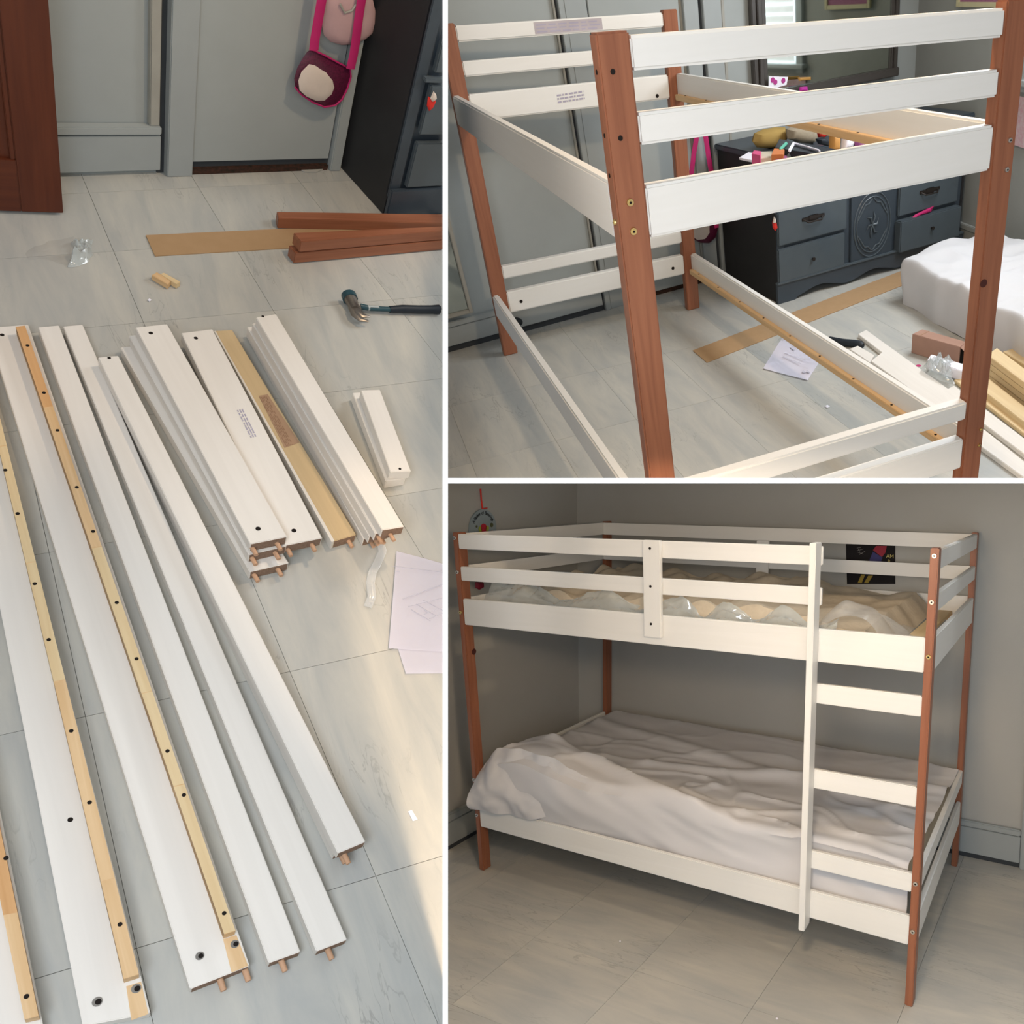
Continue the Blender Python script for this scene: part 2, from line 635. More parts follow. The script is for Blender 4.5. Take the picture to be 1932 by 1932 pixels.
# open red-brown door hanging at the left
p0, p1 = RA.fl(-60, 402, 0.0), RA.fl(120, 408, 0.0)
d = (p1 - p0).normalized()
n = V((d.y, -d.x, 0))
if n.y > 0:
    n = -n
up = V((0, 0, 1))
L = (p1 - p0).length
dw = Thing(RA, 'room_door', 'dark red-brown wooden panel door standing open at the left', 'door', p1 - d * (L / 2))
zc = 0.012
dw.part('stile', fbox(p1, -d, -n, up, 0, 0.115, 0, 0.035, zc, 2.0, 0.002), DOORW, axis=up)
dw.part('stile', fbox(p0, d, -n, up, -0.5, -0.4, 0, 0.035, zc, 2.0, 0.002), DOORW, axis=up)
dw.part('bottom_rail', fbox(p1, -d, -n, up, 0.115, L + 0.4, 0, 0.035, zc, 0.20, 0.002), DOORW, axis=d)
dw.part('door_panel', fbox(p1, -d, -n, up, 0.115, L + 0.4, 0.012, 0.026, 0.20, 2.0, 0.0), DOORW, axis=up)
dw.part('bead', fbox(p1, -d, -n, up, 0.115, 0.128, 0.003, 0.02, 0.20, 2.0, 0.002), DOORW, axis=up)

# dresser at the wall
dx0 = 1.08
yf = -0.325
DT = 1.30
dr = Thing(RA, 'dresser', 'dark dresser against the wall right of the closet door, seen from its side', 'dresser', (1.4, -0.16, 0))
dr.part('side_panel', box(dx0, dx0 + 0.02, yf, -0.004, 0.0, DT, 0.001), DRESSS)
dr.part('body', box(dx0 + 0.02, 2.2, yf + 0.012, -0.004, 0.05, DT), DRESS)
dr.part('stile', box(dx0, dx0 + 0.052, yf - 0.006, yf + 0.012, 0.09, DT, 0.002), DRESS)
fz = lambda u, v: RA.ax(u, v, 1, yf - 0.02)
a = fz(789.6, 269.6)
b = fz(765.7, 354)
xl = min(a.x, b.x)
dr.part('apron', box(dx0 - 0.004, 2.2, yf - 0.028, yf - 0.006, 0.0, fz(741, 359).z, 0.004), DRESS)
d2 = dr.part('drawer', box(xl, 1.7, yf - 0.024, yf + 0.0, b.z, a.z, 0.005), DRAWF)
c = fz(824, 161)
e = fz(807, 254)
d1 = dr.part('drawer', box(xl, 1.7, yf - 0.024, yf + 0.0, e.z, c.z, 0.005), DRAWF)
dr.part('ledge', box(dx0 + 0.03, 1.7, yf - 0.028, yf, c.z + 0.012, c.z + 0.028, 0.003), DRAWF)
dr.part('drawer', box(xl, 1.7, yf - 0.024, yf + 0.0, c.z + 0.05, c.z + 0.26, 0.005), DRAWF)
g = [fz(u, v) + V((0, -0.012, 0)) for u, v in ((811, 164), (817, 176), (819, 187), (813, 200), (806, 206), (802, 196), (804, 178))]
tg = Thing(RA, 'hanging_charm', 'small white and red charm hanging from the dresser corner', 'charm', g[0])
tg.part('charm_body', puff(g[2:], V((0, -1, 0)), 0.008), RED, smooth=True)
g2 = [fz(u, v) + V((0, -0.02, 0)) for u, v in ((812, 166), (817, 172), (818, 180), (810, 186), (806, 180))]
tg.part('charm_top', puff(g2, V((0, -1, 0)), 0.008), PURSEP, smooth=True)

# purse and pouch hanging by the door
def wpx(lst, off):
    return [wa(u, v, off) for u, v in lst]


pw = V((0, -1, 0))
pu = Thing(RA, 'shoulder_purse', 'dark magenta shoulder purse with a cream front hanging beside the closet door', 'purse',
           wa(610, 200, 0.05))
ol = [(588, 93), (612, 104), (640, 119), (661, 130), (662, 145), (655, 168), (645, 188), (632, 199), (612, 202), (590, 193),
      (568, 178), (557, 165), (555, 148), (561, 128), (572, 108), (580, 97)]
pu.part('body', puff(wpx(ol, 0.05), pw, 0.022, 6, 1.2), PURSE, smooth=True)
ol2 = [(583, 121), (598, 124), (616, 134), (630, 150), (633, 165), (627, 179), (612, 190), (596, 190), (578, 182), (565, 170),
       (563, 152), (569, 135)]
pu.part('front_panel', puff(wpx(ol2, 0.068), pw, 0.010, 5, 0.5), PURSEP, smooth=True)
pu.part('piping', tube(wpx(ol[:5] + [ol[5], ol[6], ol[7], ol[8], ol[9], ol[10], ol[11]], 0.06), 0.0035), PINK, smooth=True)
st = [(612, -30), (607, 0), (600, 40), (594, 75), (592, 95)]
st2 = [(692, -30), (682, 0), (676, 40), (671, 80), (667, 105), (661, 130)]
pu.part('strap', tube(wpx(st, 0.075), 0.019, 8, 0.15, up=pw), PINK, smooth=True)
pu.part('strap', tube(wpx(st2, 0.075), 0.019, 8, 0.15, up=pw), PINK, smooth=True)
ol3 = [(628, -20), (640, 5), (646, 18), (655, 28), (672, 12), (690, -10), (702, 10), (709, 40), (706, 60), (695, 72), (672, 84),
       (648, 85), (625, 80), (611, 66), (608, 50), (616, 30), (622, 5)]
c = [(u, v) for u, v in ol3]
po = Thing(RA, 'cloth_pouch', 'dusty pink cloth pouch hanging behind the purse straps', 'pouch', wa(658, 85, 0.05))
po.part('body', puff(wpx([(612, -10), (660, -24), (700, -16), (708, 20), (709, 42), (704, 62), (690, 74), (668, 84), (645, 85), (624, 79), (611, 66), (608, 48), (612, 20)], 0.04),
                     pw, 0.026, 6, 0.9), POUCH, smooth=True)
po.part('gather', tube(wpx([(642, 8), (650, 24), (664, 20), (672, 8)], 0.068), 0.004), CREAMT, smooth=True)


# ---- boards
def topq(far_l, far_r, near_l, near_r, z):
    return [RA.fl(*near_l, z), RA.fl(*near_r, z), RA.fl(*far_r, z), RA.fl(*far_l, z)]


TH = 0.036


def hole(th, room, c, n, r=0.0055, m=HOLE, name='bolt_hole', parent=None):
    return finish(name, disc(c, n, r), m, room, parent=parent or th.e, origin=th.o)


def board(name, label, q, z, thick, m=WHITE, group='white boards laid out on the floor', dowels=(), holes=(), bev=0.0018, cat='board'):
    t = topq(*q, z)
    ax = ((t[3] + t[2]) / 2 - (t[0] + t[1]) / 2).normalized()
    th = Thing(RA, name, label, cat, V(((t[0].x + t[2].x) / 2, (t[0].y + t[2].y) / 2, z - thick)), group)
    th.part('plank', slab(t, V((0, 0, -thick)), bev), m, axis=ax)
    e = t[1] - t[0]
    if dowels:
        i0, i1 = t[0].lerp(t[1], 0.03) - V((0, 0, 0.0022)), t[0].lerp(t[1], 0.97) - V((0, 0, 0.0022))
        th.part('end_grain', slab([i0 - ax * 0.0007, i1 - ax * 0.0007, i1 + ax * 0.001, i0 + ax * 0.001], V((0, 0, -thick + 0.0044))), ENDG)
    for f, dz in dowels:
        p = t[0] + e * f + V((0, 0, -thick * dz))
        th.part('dowel', cyl(p + ax * 0.01, p - ax * 0.026, 0.0068, 0.006), DOWEL, smooth=True, axis=ax)
    for u, v, r in holes:
        hole(th, RA, RA.fl(u, v, z), V((0, 0, 1)), r * 0.75)
    th.ax, th.t = ax, t
    return th


def ledger(th, far_l, far_r, near_l, near_r, z, holes):
    t = topq(far_l, far_r, near_l, near_r, z)
    ax = th.ax
    st_ = th.part('ledger_strip', slab([p_ - V((0, 0, 0.0006)) for p_ in t], V((0, 0, -0.033)), 0.0), PINE, axis=ax, label='raw pine ledger strip screwed along the board')
    cuts = [0.0] + sorted(random.uniform(0.08 + 0.22 * k_, 0.22 + 0.22 * k_) for k_ in range(4)) + [1.0]
    for k_ in range(5):
        a0, a1 = cuts[k_] + 0.0006, cuts[k_ + 1] - 0.0006
        q_ = [t[0].lerp(t[3], a0), t[1].lerp(t[2], a0), t[1].lerp(t[2], a1), t[0].lerp(t[3], a1)]
        th.part('pine_segment', slab(q_, V((0, 0, -0.0325)), 0.0), (PINE, PINED, PINEL)[int(random.random() * 3)], axis=ax, off=(k_ * 3.3, 0, 0), parent=st_)
    for u, v in holes:
        hole(th, RA, RA.fl(u, v, z), V((0, 0, 1)), 0.0044, parent=st_, name='screw_hole')


G_SIDE = None
b0 = board('side_board', 'long white side board with pine ledger, cut by the bottom left corner', ((-260, 640), (-180, 636), (-35, 1990), (86, 1960)), 0.037, TH)
ledger(b0, (-215, 640), (-190, 639), (46, 1923), (73, 1917), 0.0715, [(11.5, 1619), (50, 1880), (-28, 1440)])
b1 = board('side_board', 'long white side board with pine ledger, second from the left', ((-104, 622), (-45, 618), (156, 1936), (283.7, 1912)), 0.037, TH,
           holes=[(132.6, 1546.6, 0.007)])
ledger(b1, (-55, 622), (-42, 620), (233.5, 1847), (262, 1838), 0.0715,
       [(10, 887), (33.3, 969), (65.5, 1101.5), (92, 1207), (134.4, 1379), (168.9, 1514), (226.5, 1744)])
b1.part('bare_end', slab(topq((238, 1861), (266, 1852), (248, 1925), (280, 1913), 0.0378), V((0, 0, -0.001))), PINE, axis=b1.ax)
for (u, v) in ((183.5, 1890), (257, 1865)):
    nn = b1.part('dowel_nut', disc(RA.fl(u, v, 0.038), V((0, 0, 1)), 0.009), HOLEM)
    b1.part('nut_slot', disc(RA.fl(u + 2.0, v, 0.0386), V((0, 0, 1)), 0.0055), HOLE)
b2 = board('side_board', 'long white side board with pine ledger, third from the left', ((-24, 618), (53, 612), (358.7, 1866), (471, 1822)), 0.037, TH,
           dowels=((0.5, 0.5), (0.93, 0.6)), holes=[(4, 632, 0.007)])
ledger(b2, (29.5, 616), (47, 614), (423, 1763), (444.5, 1756), 0.0715,
       [(52, 652), (83, 741), (108.5, 812), (145, 919.5), (175.7, 1002.7), (220.3, 1137), (257.6, 1243), (316, 1417), (347, 1500), (423, 1723)])
b2.part('bare_end', slab(topq((421, 1772), (446, 1764), (437, 1835), (468, 1822), 0.0378), V((0, 0, -0.001))), PINE, axis=b2.ax)
for (u, v) in ((377, 1803.5), (443, 1781)):
    b2.part('dowel_nut', disc(RA.fl(u, v, 0.038), V((0, 0, 1)), 0.0085), HOLEM)
    b2.part('nut_slot', disc(RA.fl(u + 2.0, v, 0.0386), V((0, 0, 1)), 0.005), HOLE)
board('guard_board', 'long plain white board, first right of the ledger boards', ((71.7, 617), (111, 613.5), (507, 1817), (566.7, 1795.7)), 0.037, TH,
      dowels=((0.42, 0.55),))
board('guard_board', 'long plain white board tucked half under its raised neighbour', ((119, 615.5), (155.5, 612), (597, 1795), (654.8, 1772.9)), 0.037, TH,
      dowels=((0.4, 0.55),))
# two boards one on the other
board('guard_board', 'long white board lying on the floor under the raised one', ((188, 688), (226, 684), (630, 1612), (680, 1590)), 0.037, TH,
      dowels=((0.3, 0.6),))
board('guard_board', 'raised long white board on top of another, rightmost long one', ((184.8, 674), (222.9, 670.7), (637.4, 1609.8), (689.6, 1588)), 0.074, TH,
      dowels=((0.3, 0.9),), holes=[(206, 675.5, 0.006)])

# short wide boards in a stack with dowels
GW = 'end boards stacked with dowels in their ends'
board('end_board', 'lowest wide white board of the doweled stack', ((227, 655), (285, 650), (471, 1079), (545, 1062)), 0.037, TH, m=WHITE,
      dowels=((0.12, 0.5), (0.72, 0.5)))
board('end_board', 'middle wide white board of the doweled stack', ((243, 633), (300, 627), (469, 1047), (541, 1030)), 0.074, TH, m=WHITE,
      dowels=((0.1, 0.5), (0.7, 0.5)))
board('end_board', 'wide white board topping the doweled stack, two bolt holes', ((255.4, 617.4), (315, 611), (472, 1026.5), (541.7, 1012.5)), 0.111, TH,
      dowels=((0.08, 0.6), (0.74, 0.6)), holes=[(284.5, 628.5, 0.008), (487, 997.5, 0.009)])
bg_ = board('end_board', 'wide white board with a faint printed label beside the doweled stack', ((342, 628), (400.6, 620.6), (533, 1030), (608, 1015)), 0.074, TH,
            dowels=((0.15, 0.6), (0.75, 0.6)), holes=[(369.5, 638, 0.008), (554.5, 1001, 0.009)])
bh = board('end_board', 'beige-backed narrow board with a brown printed block', ((405.4, 624), (438, 622), (629.8, 1021), (672, 1008.7)), 0.037, TH, m=PRIMER,
           dowels=((0.7, 0.6),))
bh.part('white_edge', slab(topq((404, 625), (406.5, 624), (626, 1023), (631, 1020), 0.0372), V((0, 0, -0.036))), WHITE, axis=bh.ax)


def text_rows(th, room, p, ex, ey, up, w_, h_, rows_, m, seed=1, name='printed_text', fill=0.5):
    """small printed bars standing for unreadable print"""
    rnd = random.Random(seed)
    bms = []
    for r in range(rows_):
        x = 0.0
        y0 = h_ * r / rows_
        y1 = y0 + h_ / rows_ * fill
        while x < w_:
            l_ = rnd.uniform(0.04, 0.16) * w_
            x1 = min(w_, x + l_)
            bms.append(fbox(p, ex, ey, up, x, x1, y0, y1, 0.0, 0.0006))
            x = x1 + rnd.uniform(0.015, 0.06) * w_
    return th.part(name, join(*bms), m)


def label_on(th, room, px, z, rows_, m, seed, fill=0.5, name='printed_text'):
    a, b_, c_ = [room.fl(u, v, z) for u, v in px]
    text_rows(th, room, a, (b_ - a).normalized(), (c_ - a).normalized(), V((0, 0, 1)), (b_ - a).length, (c_ - a).length, rows_, m, seed, name, fill)


label_on(bg_, RA, ((447, 774), (473, 826), (460, 771)), 0.0745, 3, INKV, 3)
pb = [RA.fl(u, v, 0.0376) for u, v in ((488, 747), (505, 744), (565, 835), (537, 845))]
bh.part('printed_block', prism([pb[0], pb[1], pb[2], pb[3]], V((0, 0, 0.0004))), mat('tan_label', (0.44, 0.29, 0.19), 0.8, 0.1), label='brown printed block')
label_on(bh, RA, ((490, 750), (540, 842), (504, 747)), 0.0382, 5, INKB, 5, 0.45)

# narrow boards stacked four high
q1 = ((483, 598.5), (520.5, 592), (721, 1000), (762.4, 993.5))
board('slat_board', 'bottom narrow white board of the tall stack', ((467, 622), (500, 618), (686, 1017), (722, 1008)), 0.037, TH, bev=0.0015, dowels=((0.4, 0.5),))
board('slat_board', 'second lowest narrow white board of the tall stack', ((466, 617), (500, 612), (697, 1012), (735, 1003)), 0.074, TH, dowels=((0.3, 0.5), (0.6, 0.5)))
board('slat_board', 'second highest narrow white board of the tall stack', ((476, 610), (510, 604), (708, 1007), (745, 1000)), 0.111, TH, dowels=((0.2, 0.5),))
board('slat_board', 'topmost narrow white board of the tall stack', q1, 0.148, TH, dowels=((0.45, 0.8),), holes=[(496, 597, 0.006)])
# short pair at the right
board('short_board', 'lower of the two short white boards at the right', ((665, 741), (690, 739), (728, 908), (766, 902)), 0.038, 0.037)
board('short_board', 'upper of the two short white boards at the right', ((680.9, 736), (716.7, 734.8), (736.3, 890.2), (775.4, 889)), 0.077, 0.037,
      holes=[(754.5, 884.5, 0.006)])

# brown posts at the right and the cardboard strip
def beam_px(name, label, room, tb, tf, bf, zt, zb_, m, cat='post', mirror=None):
    """long post: top-back/left px, top-front/left px then the same at right"""
    (bl, br), (fl_, fr) = tb, tf
    t = [room.fl(*fl_, zt), room.fl(*fr, zt), room.fl(*br, zt), room.fl(*bl, zt)]
    th = Thing(room, name, label, cat, V(((t[0].x + t[1].x) / 2, t[0].y, zb_)), 'brown posts lying on the floor')
    ax = (t[1] - t[0]).normalized()
    th.part('timber', slab(t, V((0, 0, zb_ - zt)), 0.002), m, axis=ax)
    return th


beam_px('bed_post', 'brown stained post lying furthest back beside the dresser', RA, ((522, 399), (900, 405)), ((525.4, 412), (900, 423)), None, 0.050, 0.004, STAIN)
beam_px('bed_post', 'brown stained post lying on top of another, nearest pair', RA, ((553.7, 439), (900, 424)), ((567.8, 456), (900, 430)), None, 0.104, 0.056, STAIN)
beam_px('bed_post', 'brown stained post lying flat on the floor, bottom of its pair', RA, ((545, 463), (900, 437)), ((557, 477.5), (900, 449)), None, 0.052, 0.004, STAIN)
single(RA, 'cardboard_strip', 'flat brown cardboard strip reaching under the brown posts', 'cardboard',
       slab([RA.fl(292.4, 482.6, 0.004), RA.fl(760, 455, 0.004), RA.fl(760, 421, 0.004), RA.fl(275, 443.5, 0.004)], V((0, 0, -0.0035))), CARD)

# wood blocks
for (q, zz, lb) in ((((302, 517), (309, 514), (340, 531), (333, 536)), 0.022, 'small raw pine block, right one of two on the floor'),
                    (((286, 519), (296, 513), (322, 530), (316, 537)), 0.022, 'small raw pine block, left one of two on the floor')):
    t = [RA.fl(u, v, zz) for u, v in q]
    single(RA, 'wood_block', lb, 'block', slab(t, V((0, 0, -0.02)), 0.001), PALEPINE if 'right' in lb else PINE, axis=t[2] - t[1])
single(RA, 'paper_crumb', 'tiny white crumb on the floor below the pine blocks', 'debris', puff([RA.fl(u, v, 0.004) for u, v in ((278, 566), (282, 563), (286, 566), (282, 569))], V((0, 0, 1)), 0.003), PAPER)
single(RA, 'paper_scrap', 'small white scrap on the floor at the lower right', 'debris', slab([RA.fl(u, v, 0.003) for u, v in ((770, 1531), (777, 1528), (788, 1546), (779, 1549))], V((0, 0, -0.002))), PAPER)


def crumple(room, pts, h, m, seed, name, label, cat='packaging', n=26, zz=0.002, parent=None):
    """crumpled film covering a quad of the floor"""
    a, b_, c_, d_ = pts
    so = V((seed * 3.1, seed * 1.7, 0))

    def f(i, j):
        p = a.lerp(b_, i).lerp(d_.lerp(c_, i), j)
        e_ = min(i, 1 - i, j, 1 - j) * 4
        r = abs(noise.noise((p + so) * 26)) + 0.6 * abs(noise.noise((p + so) * 60))
        env = min(1, e_)
        wob = V((noise.noise((p + so) * 14 + V((5, 0, 0))), noise.noise((p + so) * 14 + V((0, 9, 0))), 0)) * 0.02
        return p + wob + V((0, 0, zz + env * h * (0.25 + r)))
    bm = grid(n, n, f, 0.0)
    return single(room, name, label, cat, bm, m, smooth=True)


crumple(RA, [RA.fl(u, v) for u, v in ((130, 502), (172, 496), (176, 455), (135, 458))], 0.05, PLASTW, 1, 'plastic_bag', 'crumpled clear plastic bag on the floor at upper left')
crumple(RA, [RA.fl(u, v) for u, v in ((45, 488), (135, 500), (138, 448), (60, 462))], 0.008, mat('faint_film', (0.6, 0.58, 0.55), 0.25, 0.7, alpha=0.16, coat=0.3), 2, 'plastic_sheet', 'flat clear plastic film beside the crumpled bag')
tp = [(716, 1016), (722, 1040), (712, 1062), (703, 1080), (699, 1100), (702, 1125), (694, 1145)]
single(RA, 'film_strip', 'thin clear plastic strip trailing from the tall board stack to the papers', 'packaging',
       tube([RA.fl(u, v, 0.006 + 0.01 * (i % 2)) for i, (u, v) in enumerate(tp)], 0.012, 8, 0.12, up=V((0, 0, 1))), PLAST, smooth=True)


# instruction sheets
def sheet(room, px, z, label, seed, lift=0.004, prints=(), m=PAPER, name='instruction_sheet', cat='paper'):
    a, b_, c_, d_ = [room.fl(u, v, z) for u, v in px]

    def f(i, j):
        p = a.lerp(b_, i).lerp(d_.lerp(c_, i), j)
        return p + V((0, 0, lift * (1 + noise.noise(p * 5 + V((seed, 0, 0)))) + 0.012 * max(0, i - 0.75) * 0))
    th = Thing(room, name, label, cat, (a + c_) / 2)
    th.part('page', grid(14, 14, f, 0.0008), m, smooth=True)
    for pr in prints:
        bms = []
        for (u0, v0, u1, v1, wd) in pr:
            p, q = room.fl(u0, v0, z + lift * 2 + 0.002), room.fl(u1, v1, z + lift * 2 + 0.002)
            dd = (q - p).normalized()
            bms.append(fbox(p, dd, V((-dd.y, dd.x, 0)), V((0, 0, 1)), 0, (q - p).length, 0, wd, 0, 0.0004))
        th.part('printed_lines', join(*bms), INKL)
    return th


random.seed(8)
sheet(RA, ((765, 1273), (850, 1272), (850, 1180), (740, 1190)), 0.001, 'lower blank end of the paper under the instruction sheet', 3)
ln = [(760, 1131, 850, 1098, 0.0025), (770, 1145, 850, 1125, 0.0015), (775, 1150, 812, 1172, 0.0015), (785, 1140, 822, 1162, 0.0015), (797, 1132, 835, 1152, 0.0015),
      (800, 1160, 850, 1140, 0.0015), (810, 1168, 850, 1152, 0.0012), (800, 1150, 806, 1156, 0.004), (738, 1068, 835, 1080, 0.0012), (745, 1078, 755, 1079, 0.0025)]
sheet(RA, ((733, 1224), (860, 1232), (870, 1075), (748, 1041)), 0.006, 'white instruction sheet with a line drawing, right edge of the floor', 1, prints=(ln,))
ln2 = [(760, 1200, 775, 1205, 0.002)]

# hammer
hz = 0.02
hm = Thing(RA, 'claw_hammer', 'claw hammer with black rubber grip lying on the floor', 'hammer', RA.fl(740, 580))
hp = [RA.fl(u, v, hz) for u, v in ((692, 582), (735, 583))]
hm.part('shaft', tube([RA.fl(u, v, hz) for u, v in ((680, 578), (700, 582), (735, 583.5), (745, 584))], [0.012, 0.010, 0.010, 0.011], 10), HAMT, smooth=True)
hm.part('grip', tube([RA.fl(u, v, hz) for u, v in ((735, 584), (760, 583), (790, 584), (815, 584), (828, 584), (832, 585))],
                     [0.013, 0.0165, 0.0165, 0.017, 0.020, 0.012], 12), HAMB, smooth=True)
hd = Thing
hm.part('head', tube([RA.fl(u, v, 0.03) for u, v in ((660, 562), (664, 570), (668, 578), (672, 584))], [0.026, 0.022, 0.019, 0.021], 12), HAMS, smooth=True)
hm.part('striking_face', tube([RA.fl(u, v, 0.03) for u, v in ((658, 557), (661, 565))], [0.028, 0.028], 14), HAMT, smooth=True)
hm.part('claw', tube([RA.fl(u, v, 0.03) for u, v in ((668, 578), (675, 590), (685, 596), (697, 597))], [0.019, 0.017, 0.013, 0.005], 10, 0.5, up=V((0, 0, 1))), HAMS, smooth=True)
hm.part('claw', tube([RA.fl(u, v, 0.03) for u, v in ((666, 580), (671, 594), (681, 603), (695, 606))], [0.019, 0.018, 0.013, 0.005], 10, 0.5, up=V((0, 0, 1))), HAMS, smooth=True)
hm.part('sticker', tube([RA.fl(u, v, hz) for u, v in ((694, 581), (714, 582))], [0.0108, 0.0108], 12), mat('silver_sticker', (0.42, 0.46, 0.46), 0.4, 0.5), smooth=True)


# ================================================================== shared bed builder
class Bed:
    def __init__(s, room, th, X, Y, offs, H=1.57):
        s.room, s.th, s.X, s.Y, s.H, s.offs = room, th, X, Y, H, offs

    def warp(s, p):
        x, y, z = p.x / s.X, p.y / s.Y, p.z / s.H
        d = V((0, 0, 0))
        for k, w_ in enumerate(((1 - x) * (1 - y), x * (1 - y), (1 - x) * y, x * y)):
            o = s.offs[k]
            d += V((o[0] * (1 - z) + o[2] * z, o[1] * (1 - z) + o[3] * z, o[4] * z)) * w_
        return p + d

    def b(s, name, m, x0, x1, y0, y1, z0, z1, bev=0.003, axis=None, parent=None, seg=1, **k):
        bm = box(x0, x1, y0, y1, z0, z1, bev)
        for v in bm.verts:
            v.co = s.warp(v.co)
        return s.th.part(name, bm, m, parent=parent, smooth=False, axis=axis, **k)

    def bolt(s, p, n, r=0.008, m=None, parent=None):
        p = s.warp(V(p))
        n = V(n)
        head = join(cyl(p, p + n * 0.004, r, r * 0.9, 14), cyl(p + n * 0.004, p + n * 0.0055, r * 0.55, r * 0.5, 6))
        o = s.th.part('bolt', head, m or BRASS, parent=parent, smooth=True)
        if o:
            s.th.part('socket', cyl(p + n * 0.005, p + n * 0.0062, r * 0.35, None, 6), HOLE, parent=parent or None)
        return o


XA, YA = V((1, 0, 0)), V((0, 1, 0))

# ================================================================== SECOND SET: the half built frame
# floor tiles
qs = []
for i in range(-5, 9):
    for j in range(-4, 4):
        x0, y0 = -0.02 + i * 0.39, 1.45 + j * 0.67
        qs.append(([V((x0, y0, 0)), V((x0 + 0.39, y0, 0)), V((x0 + 0.39, y0 + 0.67, 0)), V((x0, y0 + 0.67, 0))], YA))
tiles(RB, box(-2.2, 3.6, -1.4, 3.9, -0.05, -0.004), qs, YA)

wd = V((0.9929, 0.119, 0)).normalized()
wn = V((wd.y, -wd.x, 0))
w0 = V((0, 2.935, 0))
uz = V((0, 0, 1))


def wb(u, v, off=0.0):
    """point on the back wall, off metres in front of it"""
    return RB.on(u, v, w0 + wn * off, wn)


def lx(p):
    return (p - w0).dot(wd)


def wbox(x0, x1, o0, o1, z0, z1, bev=0.0):
    return fbox(w0, wd, wn, uz, x0, x1, o0, o1, z0, z1, bev)


struct(RB, 'wall_back', wbox(-1.5, 3.9, -0.10, -0.005, 0, 2.7), WALL)
# baseboards, stiles and door trims on the wall: each at the pixels it shows
xb = lx(wb(1138, 588, 0.0))
zb1 = wb(846, 620, 0.02).z
struct(RB, 'baseboard_back', wbox(-1.5, xb, -0.006, 0.018, 0.035, zb1, 0.002), TRIM)
struct(RB, 'trim_1', wbox(-1.5, xb, -0.006, 0.026, zb1 + 0.003, zb1 + 0.035, 0.004), TRIM)
struct(RB, 'trim_2', wbox(-1.5, xb, -0.004, 0.006, 0.0, 0.035), GAP)


def vstrip(name, px0, px1, vv, o, m, z0=0.0, z1=2.6, bev=0.003):
    a_, b__ = lx(wb(px0, vv, o)), lx(wb(px1, vv, o))
    return struct(RB, name, wbox(a_, b__, -0.006, o, z0, z1, bev), m)


vstrip('trim_3', 1044, 1048.5, 20, 0.012, CREAMT, zb1 + 0.035)
vstrip('trim_4', 1048.5, 1055, 20, 0.001, GAP)
vstrip('trim_5', 1055, 1066, 20, 0.028, TRIM)
vstrip('trim_6', 1066, 1108, 20, 0.02, TRIM)
vstrip('trim_7', 1108, 1110, 20, 0.004, GAP)
vstrip('door_1', 1110, 1281, 20, 0.014, WALL, 0.03)
vstrip('trim_8', 1281, 1290, 20, 0.004, CREAMT)
vstrip('trim_9', 1290, 1318, 20, 0.03, TRIM)
vstrip('trim_10', 1318, 1326, 20, 0.004, GAP)
vstrip('trim_11', 1327, 1361, 20, 0.03, TRIM)
vstrip('trim_12', 1361, 1367, 20, 0.004, CREAMT)
struct(RB, 'trim_13', wbox(xb + 0.02, lx(wb(1325, 535, 0)), -0.003, 0.002, 0.001, 0.05), THRESH)
# right wall
cr = lx(wb(1729, 100, 0.0))
crp = w0 + wd * cr
rd = (RB.fl(1841.6, 480) - RB.fl(1809, 467)).normalized()
r0 = RB.fl(1809, 467)
rn = V((rd.y, -rd.x, 0))
if rn.x > 0:
    rn = -rn
rs = (w0 - r0).dot(wn) / rd.dot(wn)
r0c = r0 + rd * rs


def rbox(x0, x1, o0, o1, z0, z1, bev=0.0):
    return fbox(r0c, rd, rn, uz, x0, x1, o0, o1, z0, z1, bev)


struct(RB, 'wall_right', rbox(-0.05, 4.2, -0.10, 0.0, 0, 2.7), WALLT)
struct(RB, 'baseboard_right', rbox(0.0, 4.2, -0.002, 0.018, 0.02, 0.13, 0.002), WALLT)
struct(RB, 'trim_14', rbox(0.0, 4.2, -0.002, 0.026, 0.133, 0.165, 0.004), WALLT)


# dresser of the second set
o2 = RB.fl(1472, 574)
o2 = V((1.607, 2.455, 0))
dx = (V((2.985, 2.615, 0)) - o2).normalized()
dy = V((-dx.y, dx.x, 0))


def fr(u, v, off=0.0):
    """dresser-front local x,z of a pixel"""
    p = RB.on(u, v, o2 - dy * off, dy)
    return (p - o2).dot(dx), p.z


def dbox(x0, x1, y0, y1, z0, z1, bev=0.0):
    return fbox(o2, dx, dy, uz, x0, x1, y0, y1, z0, z1, bev)


DW = 1.39
DD = (w0 + wn * 0.03 - o2).dot(dy) - 0.02
ztop = fr(1430, 300)[1]
d2t = Thing(RB, 'dresser', 'long dark slate dresser with carved centre door and scalloped base under the mirror', 'dresser', o2 + dx * 0.7 + dy * 0.3)
d2t.part('body', dbox(0.02, DW - 0.02, 0.0, DD, 0.06, ztop - 0.03), DRESS)
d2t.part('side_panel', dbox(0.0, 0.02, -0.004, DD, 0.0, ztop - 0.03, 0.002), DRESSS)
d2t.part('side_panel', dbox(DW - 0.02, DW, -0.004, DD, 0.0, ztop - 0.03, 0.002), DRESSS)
d2t.part('worktop', dbox(-0.02, DW + 0.02, -0.03, DD, ztop - 0.03, ztop, 0.006), DRESS)
za = fr(1473, 537, 0.02)[1]
